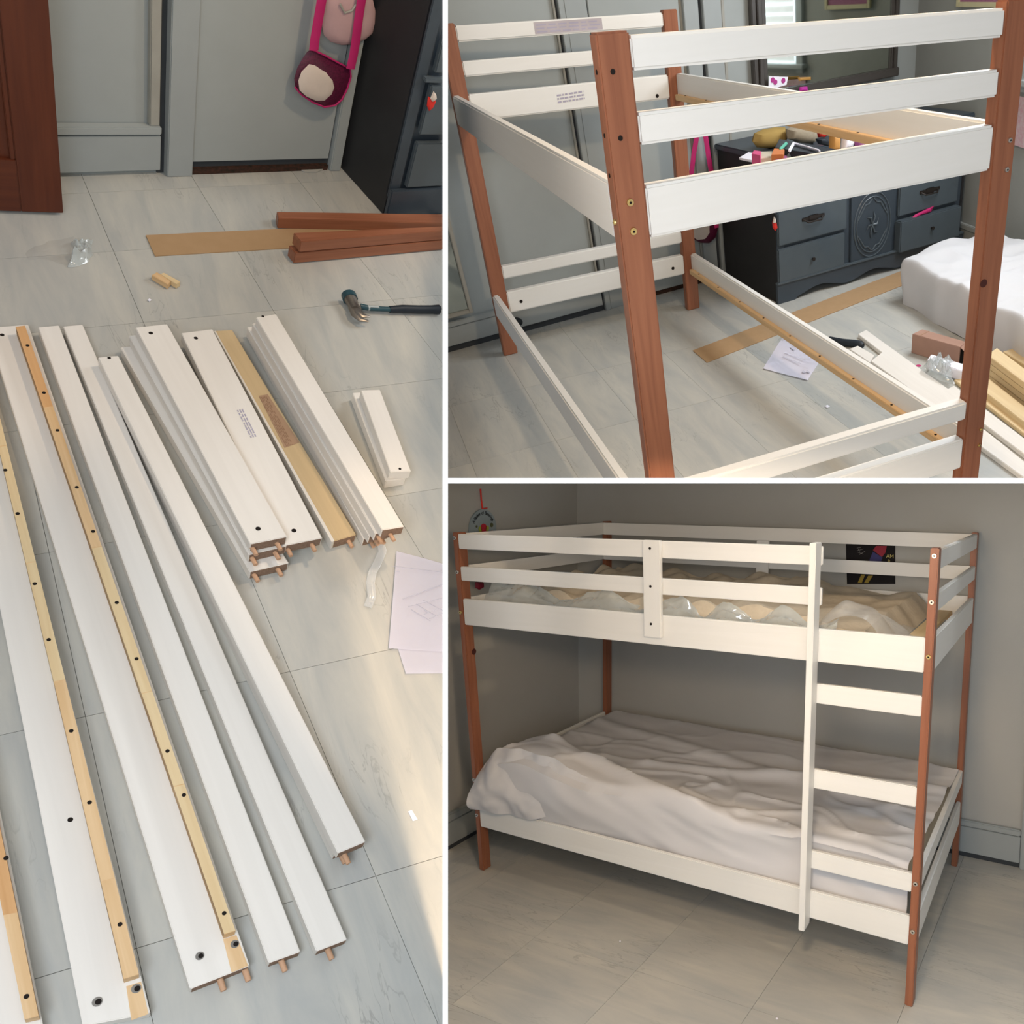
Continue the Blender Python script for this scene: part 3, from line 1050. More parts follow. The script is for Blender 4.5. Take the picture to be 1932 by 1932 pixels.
# scalloped apron
pts = []
ns = 60
for i in range(ns + 1):
    x = -0.012 + (DW + 0.024) * i / ns
    t = i / ns
    zz = 0.0
    if 0.09 < t < 0.91:
        zz = 0.032 + 0.018 * math.cos((t - 0.5) * 2 * math.pi * 3.5)
    pts.append((x, zz))
outl = [o2 - dy * 0.022 + dx * x + uz * zz for x, zz in pts] + [o2 - dy * 0.022 + dx * x + uz * za for x in (DW + 0.012, -0.012)]
d2t.part('apron', prism(outl, dy * 0.02), DRESS)
d2t.part('apron_cap', dbox(-0.014, DW + 0.014, -0.03, 0, za, za + 0.012, 0.003), DRAWF)
d2t.part('stile', dbox(0.0, 0.05, -0.008, 0.0, za, ztop - 0.03, 0.002), DRESS)


def dfront(name, tl, br, m, off=0.022, bev=0.006, dz=0.0):
    x0, z1 = fr(*tl, off)
    x1, z0 = fr(*br, off)
    return x0, x1, z0, z1, d2t.part(name, dbox(x0, x1, -off, 0.0, z0, z1, bev), m)


def pull(x, z, w_=0.10, parent=None, off=0.022):
    c_ = o2 + dx * x + uz * z - dy * off
    pp = [c_ + dx * (w_ / 2 * s_) - dy * (0.0 if abs(s_) > 0.9 else 0.022) - uz * (0.0 if abs(s_) > 0.9 else 0.014) for s_ in (-1, -0.7, 0, 0.7, 1)]
    hb = d2t.part('handle', join(tube(pp, 0.0045, 8), fbox(c_, dx, -dy, uz, -w_ * 0.6, w_ * 0.6, 0, 0.004, -0.008, 0.012, 0.003),
                                 fbox(c_, dx, -dy, uz, -w_ * 0.25, w_ * 0.25, 0, 0.006, -0.016, 0.018, 0.003)), DARKMET, smooth=True)
    if hb and parent:
        hb.parent = parent
    return hb


x0, x1, z0, z1, dd1 = dfront('drawer', (1467, 402), (1598, 432), DRAWF)
pull((x0 + x1) / 2, (z0 + z1) / 2 + 0.02, 0.13, dd1)
dzr = (z0, z1)
xa, xb_, z0b, z1b, dd2 = dfront('drawer', (1468, 472), (1594, 503), DRAWF)
k_ = d2t.part('knob', cyl(o2 + dx * ((xa + xb_) / 2) + uz * ((z0b + z1b) / 2) - dy * 0.022, o2 + dx * ((xa + xb_) / 2) + uz * ((z0b + z1b) / 2) - dy * 0.04, 0.006, 0.011), DARKMET, smooth=True)
k_.parent = dd2
hx0, _ = fr(1606, 400, 0.014)
hx1, _ = fr(1686, 390, 0.014)
z_b = z0b
carv = d2t.part('door', dbox(hx0, hx1, -0.014, 0.0, z_b, dzr[1] + 0.02, 0.003), DRESS)
cc = o2 + dx * ((hx0 + hx1) / 2) + uz * ((z_b + dzr[1]) / 2) - dy * 0.016
rw, rh = (hx1 - hx0) * 0.43, (dzr[1] - z_b) * 0.46
relief = []
for s_ in (1.0, 0.86):
    relief.append(tube([cc + dx * (rw * s_ * math.cos(t)) + uz * (rh * s_ * math.sin(t)) for t in [2 * math.pi * i / 36 for i in range(37)]], 0.0035, 6))
for sx in (-1, 1):
    for sz in (-1, 1):
        relief.append(tube([cc + dx * (sx * rw * (0.75 - 0.18 * i) * 1.05) + uz * (sz * rh * (0.25 + 0.2 * i * (1 if i < 3 else 0.7))) for i in range(5)], 0.004, 6))
for i in range(6):
    a_ = i * math.pi / 3
    relief.append(tube([cc, cc + dx * (0.03 * math.cos(a_)) + uz * (0.05 * math.sin(a_)) - dy * 0.004, cc + dx * (0.05 * math.cos(a_ + 0.4)) + uz * (0.08 * math.sin(a_ + 0.4))], [0.006, 0.006, 0.001], 6))
rl = d2t.part('carving', join(*relief), DRAWF, smooth=True)
rl.parent = carv
x0, x1, z0, z1, dd3 = dfront('drawer', (1697, 372), (1806, 385), DRESS)
z0, z1 = fr(1694, 410, 0.022)[1], dzr[1] + 0.02
bpy.data.objects.remove(dd3)
dd3 = d2t.part('drawer', dbox(x0, x1, -0.022, 0, z0, z1, 0.006), DRAWF)
pull((x0 + x1) / 2, (z0 + z1) / 2, 0.13, dd3)
zc0 = z_b
dd4 = d2t.part('drawer', dbox(x0 - 0.01, x1 + 0.005, -0.06, 0, zc0, z0 - 0.02, 0.006), DRAWF)
k_ = d2t.part('knob', cyl(o2 + dx * ((x0 + x1) / 2) + uz * ((zc0 + z0) / 2) - dy * 0.06, o2 + dx * ((x0 + x1) / 2) + uz * ((zc0 + z0) / 2) - dy * 0.078, 0.006, 0.011), DARKMET, smooth=True)
k_.parent = dd4
pz = z0 - 0.02
single(RB, 'pink_cloth', 'bright pink cloth poking out above the open lower right drawer', 'cloth',
       puff([o2 - dy * 0.03 + dx * (x0 + a_) + uz * (pz + b_) for a_, b_ in ((0.08, -0.01), (0.14, 0.0), (0.25, 0.005), (0.27, 0.035), (0.2, 0.025), (0.12, 0.012))], -dy, 0.012), PINK, smooth=True)

# charm on the dresser stile
ch = [RB.on(u, v, o2 - dy * 0.03, dy) for u, v in ((1460, 410), (1465, 420), (1467, 430), (1463, 436), (1458, 430), (1457, 420))]
tc = Thing(RB, 'hanging_charm', 'small red and white charm hanging left of the top dresser drawer', 'charm', ch[0])
tc.part('charm_body', puff(ch, -dy, 0.008), RED, smooth=True)
tc.part('charm_top', puff([RB.on(u, v, o2 - dy * 0.042, dy) for u, v in ((1460, 408), (1464, 413), (1464, 421), (1458, 421))], -dy, 0.006), PURSEP, smooth=True)

# mirror on the wall above the dresser
MIR = mat('mirror_glass', (0.62, 0.66, 0.60), 0.04, 0.5, metal=1.0, amount=0.9)
FRM = mat('dark_mirror_frame', (0.07, 0.062, 0.055), 0.45, 0.4)
off = 0.05
mxl, mxr = lx(wb(1421, 60, off)), lx(wb(1698, 60, off))
mzb = wb(1560, 168, off).z
mr = Thing(RB, 'wall_mirror', 'large mirror in a dark ridged frame above the dresser', 'mirror', w0 + wd * ((mxl + mxr) / 2) + wn * 0.03 + uz * mzb)
fw = lx(wb(1448, 60, off)) - mxl
fwr = mxr - lx(wb(1684, 60, off))
mr.part('glass', wbox(mxl + fw * 0.9, mxr - fwr * 0.9, 0.012, 0.03, mzb + 0.03, 2.3), MIR)
for a_, b_ in ((mxl, mxl + fw), (mxr - fwr, mxr)):
    for i in range(3):
        s0, s1 = a_ + (b_ - a_) * i / 3, a_ + (b_ - a_) * (i + 1) / 3
        mr.part('frame_moulding', wbox(s0, s1 - 0.002, 0.005, 0.045 + 0.012 * (i % 2), mzb, 2.35, 0.004), FRM)
mr.part('frame_ledge', wbox(mxl, mxr, 0.005, 0.06, mzb - 0.002, mzb + 0.045, 0.004), FRM)

# window in the right wall: outside the frame, seen only in the mirror
def mirror_hit(u, v):
    r = RB.ray(u, v)
    p = RB.on(u, v, w0 + wn * 0.03, wn)
    rr = (r - wn * (2 * r.dot(wn))).normalized()
    return p + rr * ((r0c - p).dot(rn) / rr.dot(rn))


ca, cb_ = mirror_hit(1443, 118), mirror_hit(1505, 20)
s0 = (cb_ - r0c).dot(rd)
s1 = s0 + 0.95
wz0 = ca.z
struct(RB, 'window_1', rbox(s0, s1, 0.004, 0.012, wz0, 2.35), mat('window_daylight', (0.85, 0.93, 1.0), 0.5, 0.3, emit=1.4))
win = bpy.data.objects['window_1']
for i in range(22):
    z_ = wz0 + 0.02 + i * 0.06
    finish('blind_slat', rbox(s0 + 0.01, s1 - 0.01, 0.03, 0.034, z_, z_ + 0.042), mat('glowing_white_blind_slat', (0.9, 0.93, 0.97), 0.5, 0.3, emit=0.6), RB, parent=win)  # slats carry their own glow to look backlit by the window
struct(RB, 'trim_15', rbox(s0 - 0.07, s0, 0.0, 0.03, wz0 - 0.06, 2.42, 0.004), TRIM)
struct(RB, 'trim_16', rbox(s1, s1 + 0.07, 0.0, 0.03, wz0 - 0.06, 2.42, 0.004), TRIM)
struct(RB, 'trim_17', rbox(s0 - 0.1, s1 + 0.1, 0.0, 0.06, wz0 - 0.03, wz0, 0.004), TRIM)


def framed(px, label, inner, m_frame, fn_plane, nrm, ex, room=RB, name='picture_frame', bw=0.025):
    pts = [fn_plane(u, v) for u, v in px]
    c_ = sum(pts, V()) / 4
    wv = (pts[1] - pts[0]).length
    hv = (pts[2] - pts[1]).length
    o = c_ - ex * wv / 2 - uz * hv / 2
    th = Thing(room, name, label, 'picture', o)
    th.part('frame', join(fbox(o, ex, nrm, uz, 0, bw, 0, 0.02, 0, hv, 0.002), fbox(o, ex, nrm, uz, wv - bw, wv, 0, 0.02, 0, hv, 0.002),
                          fbox(o, ex, nrm, uz, bw, wv - bw, 0, 0.02, 0, bw, 0.002), fbox(o, ex, nrm, uz, bw, wv - bw, 0, 0.02, hv - bw, hv, 0.002)), m_frame)
    th.part('picture', fbox(o, ex, nrm, uz, bw, wv - bw, 0, 0.01, bw, hv - bw), inner)
    return th


GOLD = mat('pale_gold_frame', (0.55, 0.50, 0.30), 0.4, 0.5)
MAUVE = mat('mauve_print', (0.36, 0.16, 0.24), 0.7, 0.2, col2=(0.28, 0.11, 0.2), scale=8)
rwp = lambda u, v: RB.on(u, v, r0c + rn * 0.01, rn)
framed(((1812, -90), (1898, -90), (1898, 14), (1812, 14)), 'mauve picture in a pale gold frame at the top right', MAUVE, GOLD, rwp, rn, rd)
PK = mat('pink_white_poster', (0.56, 0.46, 0.47), 0.8, 0.1, col2=(0.55, 0.34, 0.38), scale=5, amount=0.3)
pp = [rwp(u, v) + rn * 0.004 for u, v in ((1921, 180), (1990, 200), (1990, 300), (1911, 272))]
single(RB, 'wall_poster', 'pale pink and white paper pinned to the right wall', 'poster', prism(pp, -rn * 0.003), PK)

# glass framed panel leaning at the far left, and the black door stop
GLS = mat('dull_glass', (0.20, 0.23, 0.22), 0.12, 0.6, col2=(0.24, 0.26, 0.24), alpha=1.0, coat=0.5)
lo = 0.06
gp = [wb(846, 330, lo), wb(862, 330, lo), wb(893, 585, lo), wb(846, 592, lo)]
gl = Thing(RB, 'leaning_mirror', 'tall mirror in a thin cream frame leaning at the left edge', 'mirror', gp[3])
fx1 = lx(wb(893, 588, lo))
fz0 = wb(893, 590, lo).z
gl.part('frame', wbox(fx1 - 0.022, fx1, 0.03, lo, fz0, 2.2, 0.003), CREAMT)
gl.part('frame', wbox(fx1 - 0.8, fx1 - 0.022, 0.03, lo, fz0, fz0 + 0.022, 0.003), CREAMT)
gl.part('glass', wbox(fx1 - 0.8, fx1 - 0.022, 0.032, 0.045, fz0 + 0.022, 2.2), mat('leaning_mirror_glass', (0.40, 0.44, 0.42), 0.10, 0.5, metal=1.0))
dsx = wb(975, 604, 0.03)
single(RB, 'door_stop', 'round black rubber door stop on the baseboard', 'door stop', tube([dsx - wn * 0.01, dsx + wn * 0.03, dsx + wn * 0.05, dsx + wn * 0.055], [0.016, 0.022, 0.02, 0.008], 14), HAMB, smooth=True)

# purse by the door in the second set
pb_ = Thing(RB, 'shoulder_purse', 'dark purse on long hot pink straps hanging behind the far post', 'purse', wb(1330, 460, 0.06))
pb_.part('strap', tube([wb(u, v, 0.09) for u, v in ((1318, 225), (1314, 262), (1309, 290), (1304, 330), (1305, 400), (1312, 425))], 0.016, 8, 0.15, up=wn), PINK, smooth=True)
pb_.part('strap', tube([wb(u, v, 0.09) for u, v in ((1326, 225), (1332, 262), (1336, 290), (1343, 330), (1350, 400), (1352, 430))], 0.016, 8, 0.15, up=wn), PINK, smooth=True)
pb_.part('body', puff([wb(u, v, 0.06) for u, v in ((1308, 400), (1330, 395), (1350, 405), (1356, 425), (1351, 448), (1338, 459), (1322, 458), (1306, 450), (1298, 430))], wn, 0.035, 6, 1.0), PURSE, smooth=True)
pb_.part('front_panel', puff([wb(u, v, 0.092) for u, v in ((1308, 405), (1330, 402), (1340, 420), (1340, 440), (1330, 451), (1316, 453), (1305, 445))], wn, 0.008, 4, 0.5), PURSEP, smooth=True)


# clutter on the dresser top
def dpt(u, v, h=0.0):
    return RB.fl(u, v, ztop + h)


def flat_item(name, label, cat, px, h, m, bev=0.002):
    t = [dpt(u, v, h) for u, v in px]
    return single(RB, name, label, cat, slab(t, V((0, 0, -h + 0.0005)), bev), m)


flat_item('magazine', 'white papers spread at the left of the dresser top', 'paper', ((1394, 297), (1440, 307), (1466, 293), (1412, 287)), 0.012, PAPER)
flat_item('magazine', 'cream card under the coloured toys on the dresser top', 'paper', ((1425, 300), (1480, 296), (1478, 284), (1432, 286)), 0.035, mat('cream_card', (0.65, 0.58, 0.45)))
flat_item('toy_box', 'small pink and yellow box on the papers on the dresser', 'box', ((1418, 290), (1434, 293), (1436, 285), (1422, 283)), 0.06, mat('pink_box', (0.72, 0.10, 0.25)))
flat_item('toy_box', 'small orange box in the middle of the dresser clutter', 'box', ((1455, 292), (1478, 291), (1480, 281), (1460, 280)), 0.07, mat('orange_box', (0.62, 0.20, 0.06)))
flat_item('toy_box', 'small purple packet beside the orange box on the dresser', 'box', ((1464, 303), (1486, 299), (1484, 293), (1462, 296)), 0.05, mat('purple_packet', (0.30, 0.08, 0.22)))
crumple(RB, [dpt(u, v, 0.02) for u, v in ((1480, 302), (1512, 296), (1510, 286), (1484, 288))], 0.04, PLASTW, 7, 'plastic_wrap', 'crumpled clear wrap among the dresser clutter', n=14)
tr = flat_item('tray', 'black tray with white handle strips on the dresser top', 'tray', ((1462, 278), (1570, 296), (1580, 282), (1470, 262)), 0.06, mat('black_plastic', (0.018, 0.022, 0.03)))
for i, (a_, b_) in enumerate((((1489, 285), (1498, 270)), ((1498, 270), (1546, 284)), ((1472, 282), (1484, 270)))):
    single(RB, 'plastic_band', ('short white band at the left end of the black tray', 'long white band lying along the black tray', 'pale green band at the corner of the black tray')[i], 'band',
           tube([dpt(*a_, 0.07), dpt(*b_, 0.07)], 0.008, 8, 0.5), mat('green_band', (0.12, 0.45, 0.32)) if i == 2 else PAPER)


def blob(name, label, cat, px, plane_off, depth, m):
    lo_ = max(px, key=lambda q__: q__[1])
    if plane_off > 0.1:
        plane_off = (RB.fl(lo_[0], lo_[1], ztop) - w0).dot(wn)
    pts_ = [wb(u, v, plane_off) for u, v in px]
    return single(RB, name, label, cat, puff(pts_, wn, depth, 6, 1.0), m, smooth=True)


blob('plush_cushion', 'mustard yellow soft bag standing on the dresser at the left', 'bag', ((1420, 268), (1424, 252), (1440, 244), (1462, 240), (1481, 240), (1484, 258), (1478, 276), (1450, 280), (1428, 278)), 0.16, 0.06, mat('mustard_cloth', (0.40, 0.27, 0.09), 0.9, 0.1))
blob('soft_bag', 'grey beige soft bag standing on the dresser beside the yellow one', 'bag', ((1486, 262), (1484, 244), (1500, 236), (1520, 234), (1536, 240), (1540, 258), (1534, 270), (1508, 270)), 0.16, 0.06, mat('beige_cloth', (0.36, 0.31, 0.23), 0.9, 0.1, col2=(0.3, 0.25, 0.18), scale=5))
blob('plush_ball', 'small red soft toy behind the black tray', 'toy', ((1540, 250), (1546, 243), (1556, 246), (1558, 256), (1550, 262), (1542, 258)), 0.2, 0.03, RED)
blob('dark_pouch', 'small black pouch under the red toy on the dresser', 'pouch', ((1540, 262), (1552, 258), (1562, 266), (1562, 276), (1545, 272)), 0.22, 0.03, HAMB)
blob('orange_bottle', 'orange packet standing at the right of the dresser clutter', 'box', ((1567, 252), (1584, 254), (1582, 285), (1566, 285)), 0.25, 0.03, mat('amber_packet', (0.62, 0.30, 0.08)))
blob('white_tub', 'white packet standing right of the orange packet', 'box', ((1590, 256), (1614, 258), (1606, 278), (1588, 282)), 0.25, 0.03, PAPER)
blob('purple_cloth', 'purple cloth at the right end of the dresser clutter', 'cloth', ((1612, 268), (1625, 260), (1648, 266), (1656, 272), (1640, 280), (1614, 280)), 0.25, 0.03, mat('purple_cloth', (0.36, 0.10, 0.30)))
cd = [wb(u, v, 0.08) for u, v in ((1451, 144), (1487, 145), (1484, 160), (1450, 170))]
cdt = Thing(RB, 'greeting_card', 'white card with magenta shapes standing before the mirror', 'card', cd[3])
cdt.part('card', prism(cd, -wn * 0.003), PAPER)
for a_ in ((1458, 151), (1463, 155), (1478, 152)):
    cdt.part('shape', disc(wb(*a_, 0.082), wn, 0.014), mat('magenta', (0.45, 0.04, 0.25)))
blob('trinket', 'magenta trinket on the mirror ledge', 'trinket', ((1509, 164), (1523, 163), (1524, 172), (1508, 172)), 0.09, 0.015, mat('magenta_bright', (0.55, 0.03, 0.35)))
blob('trinket', 'amber trinket in front of the mirror glass', 'trinket', ((1505, 146), (1530, 145), (1530, 151), (1507, 153)), 0.09, 0.01, mat('amber', (0.5, 0.26, 0.06)))

# ---- floor things of the second set
single(RB, 'cardboard_strip', 'long brown cardboard strip lying across the floor to the corner', 'cardboard',
       slab([RB.fl(1333.6, 683.6, 0.004), RB.fl(1842, 483, 0.004), RB.fl(1808, 470, 0.004), RB.fl(1307, 661, 0.004)], V((0, 0, -0.0035))), CARD)
sheet(RB, ((1440, 697), (1524, 719), (1546, 684), (1478, 636)), 0.001, 'white instruction sheet lying under the lower side rail', 4, lift=0.005,
      prints=([(1490, 655, 1496, 660, 0.012), (1512, 700, 1516, 703, 0.012), (1520, 700, 1525, 703, 0.012), (1480, 665, 1520, 680, 0.004), (1476, 672, 1510, 686, 0.004)],))
crumple(RB, [RB.fl(u, v) for u, v in ((1470, 655), (1500, 640), (1495, 620), (1455, 650))], 0.01, PLAST, 5, 'plastic_film', 'thin clear film beside the instruction sheet', n=14)
single(RB, 'paper_crumb', 'tiny white crumb on the floor under the bed frame', 'debris', puff([RB.fl(u, v, 0.003) for u, v in ((1556, 767), (1561, 764), (1566, 767), (1560, 770))], V((0, 0, 1)), 0.004), PAPER)
hm2 = Thing(RB, 'claw_hammer', 'black hammer handle showing beyond the lower side rail', 'hammer', RB.fl(1600, 650))
hm2.part('grip', tube([RB.fl(u, v, 0.02) for u, v in ((1565, 640), (1590, 646), (1612, 648), (1624, 651), (1629, 652))], [0.015, 0.019, 0.019, 0.022, 0.012], 12), HAMB, smooth=True)
hm2.part('shaft', tube([RB.fl(u, v, 0.02) for u, v in ((1530, 634), (1565, 640))], [0.011, 0.011], 10), HAMT, smooth=True)
hm2.part('head', tube([RB.fl(u, v, 0.025) for u, v in ((1520, 640), (1535, 626))], [0.018, 0.018], 12), HAMS, smooth=True)


def bboard(label, px, z, th_, m=WHITE, name='loose_board', nd=0):
    t = [RB.fl(u, v, z) for u, v in px]
    ax_ = (t[1] - t[0]) if (t[1] - t[0]).length > (t[2] - t[1]).length else (t[2] - t[1])
    o_ = V(((t[0].x + t[2].x) / 2, (t[0].y + t[2].y) / 2, z - th_))
    T_ = Thing(RB, name, label, 'board', o_, 'pine slats stacked by the mattress' if name == 'pine_slat' else 'loose boards lying beyond the bed frame')
    T_.part('plank', slab(t, V((0, 0, -th_)), 0.002), m, axis=ax_)
    return T_


bboard('long white board, furthest left of the floor boards, with a red dot', ((1618.7, 630), (1798, 768), (1819, 755), (1634.6, 622)), 0.022, 0.021).part(
    'red_dot', disc(RB.fl(1733, 690, 0.0225), V((0, 0, 1)), 0.012), PINK)
bboard('white board crossing over the leftmost floor board', ((1643, 681), (1776, 776), (1803, 765), (1667, 662)), 0.047, 0.022)
bboard('short white board end nearest the hammer handle', ((1602.7, 658), (1641, 684), (1650, 670), (1618.7, 652)), 0.024, 0.022)
bboard('white board running past the near right post', ((1776, 740), (1940, 862), (1940, 832), (1800, 727)), 0.022, 0.021)
bboard('white board nearest the bottom right corner', ((1820, 820), (1945, 910), (1945, 880), (1845, 800)), 0.022, 0.021)
bboard('long tan board between the white floor boards', ((1800, 716), (1945, 828), (1945, 790), (1830, 712)), 0.018, 0.017, PALEPINE)
bboard('white edged tan board beside the pine slats', ((1857, 738), (1945, 806), (1945, 776), (1866, 714)), 0.045, 0.03, PALEPINE)
for i in range(4):
    bboard(('bottom pine slat of the four-high stack', 'second pine slat from the bottom of the stack', 'third pine slat from the bottom of the stack', 'top pine slat of the four-high stack')[i],
           ((1862, 669 + (3 - i) * 12), (1950, 735 + (3 - i) * 12), (1950, 708 + (3 - i) * 12), (1881, 656 + (3 - i) * 12)), 0.030 * (i + 1), 0.0285, PALEPINE, 'pine_slat')
bboard('loose pine board right of the slat stack', ((1892, 663), (1950, 698), (1950, 677), (1913, 657)), 0.10, 0.028, PALEPINE, 'pine_slat')
single(RB, 'foam_block', 'white block half covered by the plastic bag', 'block', slab([RB.fl(u, v, 0.06) for u, v in ((1750, 678), (1815, 700), (1822, 688), (1757, 668))], V((0, 0, -0.05)), 0.003), PAPER)
crumple(RB, [RB.fl(u, v, 0.035) for u, v in ((1735, 700), (1795, 725), (1806, 690), (1752, 680))], 0.07, PLASTW, 3, 'plastic_bag', 'crumpled clear hardware bag lying on the white boards')
# brown box
bt_ = [RB.fl(u, v, 0.10) for u, v in ((1721, 630), (1812, 655), (1824, 645), (1740, 621))]
bx = Thing(RB, 'cardboard_box', 'long brown cardboard box open at one end beside the mattress', 'box', (bt_[0] + bt_[2]) / 2 - V((0, 0, 0.1)))
bx.part('box_body', slab(bt_, V((0, 0, -0.099)), 0.002), mat('pinkish_cardboard', (0.40, 0.24, 0.18), 0.8, 0.15))
e_ = (bt_[1] - bt_[0]).normalized()
f_ = (bt_[2] - bt_[1]).normalized()
bx.part('open_end', fbox(bt_[1] - V((0, 0, 0.098)), e_, f_, uz, 0.0, 0.002, 0.004, (bt_[2] - bt_[1]).length - 0.004, 0.004, 0.09), BLACK)
bx.part('flap', slab([bt_[1] + V((0, 0, 0.0)), bt_[1] + e_ * 0.09 + V((0, 0, -0.05)), bt_[2] + e_ * 0.09 + V((0, 0, -0.05)), bt_[2]], V((0, 0, -0.003))), mat('pinkish_cardboard', (0.4, 0.24, 0.18)))
bx.part('strap_line', slab([bt_[0].lerp(bt_[1], 0.15) + V((0, 0, 0.001)), bt_[0].lerp(bt_[1], 0.17) + V((0, 0, 0.001)), bt_[3].lerp(bt_[2], 0.17) + V((0, 0, 0.001)), bt_[3].lerp(bt_[2], 0.15) + V((0, 0, 0.001))], V((0, 0, -0.001))), INKB)


# mattress lying on the floor in its white cover
def mattress_mesh(A, Bx, Cy, h, seed, nu=70, nv=50, bul=0.05, rough=0.012, sag=None):
    """A corner, Bx along, Cy across, rounded wrinkled slab; front/left faces down to the floor"""
    so = V((seed, seed * 2.3, 0))

    def f(i, j):
        # profile: j 0..0.2 up the side, then across, and down again; the same for i
        def prof(t):
            if t < 0.14:
                a_ = t / 0.14 * math.pi / 2
                return 0.045 * (1 - math.cos(a_)) - 0.0, math.sin(a_)
            if t > 0.86:
                a_ = (1 - t) / 0.14 * math.pi / 2
                return 1 - 0.045 * (1 - math.cos(a_)), math.sin(a_)
            return 0.045 + (t - 0.14) / 0.72 * 0.91, 1.0
        x, hx_ = prof(i)
        y, hy_ = prof(j)
        p = A + Bx * x + Cy * y
        hh = min(hx_, hy_) if min(i, 1 - i) > 0.14 or min(j, 1 - j) > 0.14 else hx_ * hy_
        q_ = p + so
        wr = noise.noise(q_ * 3.0) * 1.6 + (1 - abs(noise.noise(V((q_.x * 4 + q_.y * 5, q_.x * 2 - q_.y * 6, 0)))) * 2) * 0.8 + noise.noise(q_ * 13) * 0.35
        z_ = hh * h + rough * wr * (0.3 + 0.7 * hh)
        z_ += sag(x, y) * hh if sag else 0
        p = p + (-Bx.normalized() * 0.10 * max(0, 1 - x * 6) - Cy.normalized() * 0.03 * max(0, 1 - y * 8)) * math.sin(hh * 1.57) ** 2
        p = p + V((noise.noise(q_ * 6 + V((9, 0, 0))), noise.noise(q_ * 6 + V((0, 7, 0))), 0)) * rough * 1.5
        return V((p.x, p.y, A.z + max(0.0, z_)))
    return grid(nu, nv, f)


mA = RB.fl(1705, 572)
mB = RB.fl(1960, 730) - mA
mCd = RB.fl(1842, 484, 0.2) - RB.fl(1696, 534, 0.2)
mt = Thing(RB, 'mattress', 'mattress in a white cover lying on the floor at the right', 'mattress', mA + mB * 0.4 + mCd * 0.4)
mt.part('cover', mattress_mesh(mA, mB * 1.3, mCd * 1.25, 0.25, 2.0, 110, 80, rough=0.020), SHEET, smooth=True)


def fold(th, room, pts, r, m=SHEET, name='cover_fold', flat=0.5, up=None):
    return th.part(name, tube(pts, r, 10, flat, up=up), m, smooth=True)


# ---- bed frame of the second set (x across the near end, y away)
W_, L_ = 1.1846, 2.696
aw, bd = 0.0764, 0.0506
bedB = Thing(RB, 'unfinished_bunk_bed', 'half built empty bunk bed frame of brown posts and white rails', 'bed', (W_ / 2, L_ / 2, 0))
offB = ((-0.0153, -0.0105, 0.0089, -0.0368, 0.047), (-0.008, 0.0167, -0.016, 0.0304, -0.0124), (-0.0254, -0.02, 0.0316, -0.0021, 0.0129), (0.0052, 0.0255, 0.019, -0.0033, -0.0554))
B = Bed(RB, bedB, W_, L_, offB)
posts = {}
for nm, x0, y0 in (('nl', 0, 0), ('nr', W_ - aw, 0), ('fl', 0, L_ - bd), ('fr', W_ - aw, L_ - bd)):
    posts[nm] = B.b('post', STAIN, x0, x0 + aw, y0, y0 + bd, 0, 1.57, 0.004, axis=uz)
ZT, ZM, ZL, ZN, ZB = (1.4955, 1.559), (1.3548, 1.4179), (1.1681, 1.2815), (0.4108, 0.4749), (0.2267, 0.3398)
TB = 0.045
# near end boards: the heights follow the photograph at each end
for k, ((z0, z1), nm) in enumerate(((ZT, 'end_board'), (ZM, 'end_board'), (ZL, 'end_board'), (ZN, 'end_board'), (ZB, 'end_board'))):
    dl, dr_ = ((0.002, -0.006), (0, 0), (-0.011, 0.006), (0, 0), (0, 0))[k]
    for (ya, yb, near) in ((0.004, 0.004 + TB, True), (L_ - TB - 0.004, L_ - 0.004, False)):
        bm = box(aw, W_ - aw, ya, yb, z0, z1, 0.006)
        for v in bm.verts:
            t = (v.co.x - aw) / (W_ - 2 * aw)
            if near:
                v.co.z += dl * (1 - t) + dr_ * t
            v.co = B.warp(v.co)
        eb = bedB.part(nm, bm, RAILW, axis=XA)
        if not near and k == 2:
            pos_ = B.warp(V((aw + (0.33 if k == 0 else 0.42) * (W_ - 2 * aw), ya - 0.001, (z0 + z1) / 2)))
            px_ = V((1, 0, 0))
            t_ = text_rows(bedB, RB, pos_ - uz * 0.02, px_, uz, -YA, 0.30 if k == 0 else 0.14, 0.045, 3, INKV, 4 + k)
        if not near and k in (2, 4):
            for xx in (aw + 0.07, W_ - aw - 0.07):
                hole(bedB, RB, B.warp(V((xx, ya - 0.0005, z0 + (0.02 if k == 2 else 0.05)))), -YA, 0.009)
        if k == 0 and not near:
            xl_ = aw + 0.36 * (W_ - 2 * aw)
            B.b('printed_label', mat('faded_label', (0.52, 0.47, 0.49), 0.8, 0.1), xl_, xl_ + 0.34, ya - 0.0006, ya, z0 + 0.008, z1 - 0.006, 0)
            rn_ = random.Random(6)
            for rr_ in range(3):
                xx_ = xl_ + 0.01
                while xx_ < xl_ + 0.31:
                    l_ = rn_.uniform(0.02, 0.06)
                    B.b('printed_text', INKV, xx_, min(xl_ + 0.33, xx_ + l_), ya - 0.0012, ya - 0.0007, z0 + 0.014 + rr_ * 0.014, z0 + 0.020 + rr_ * 0.014, 0)
                    xx_ += l_ + 0.012
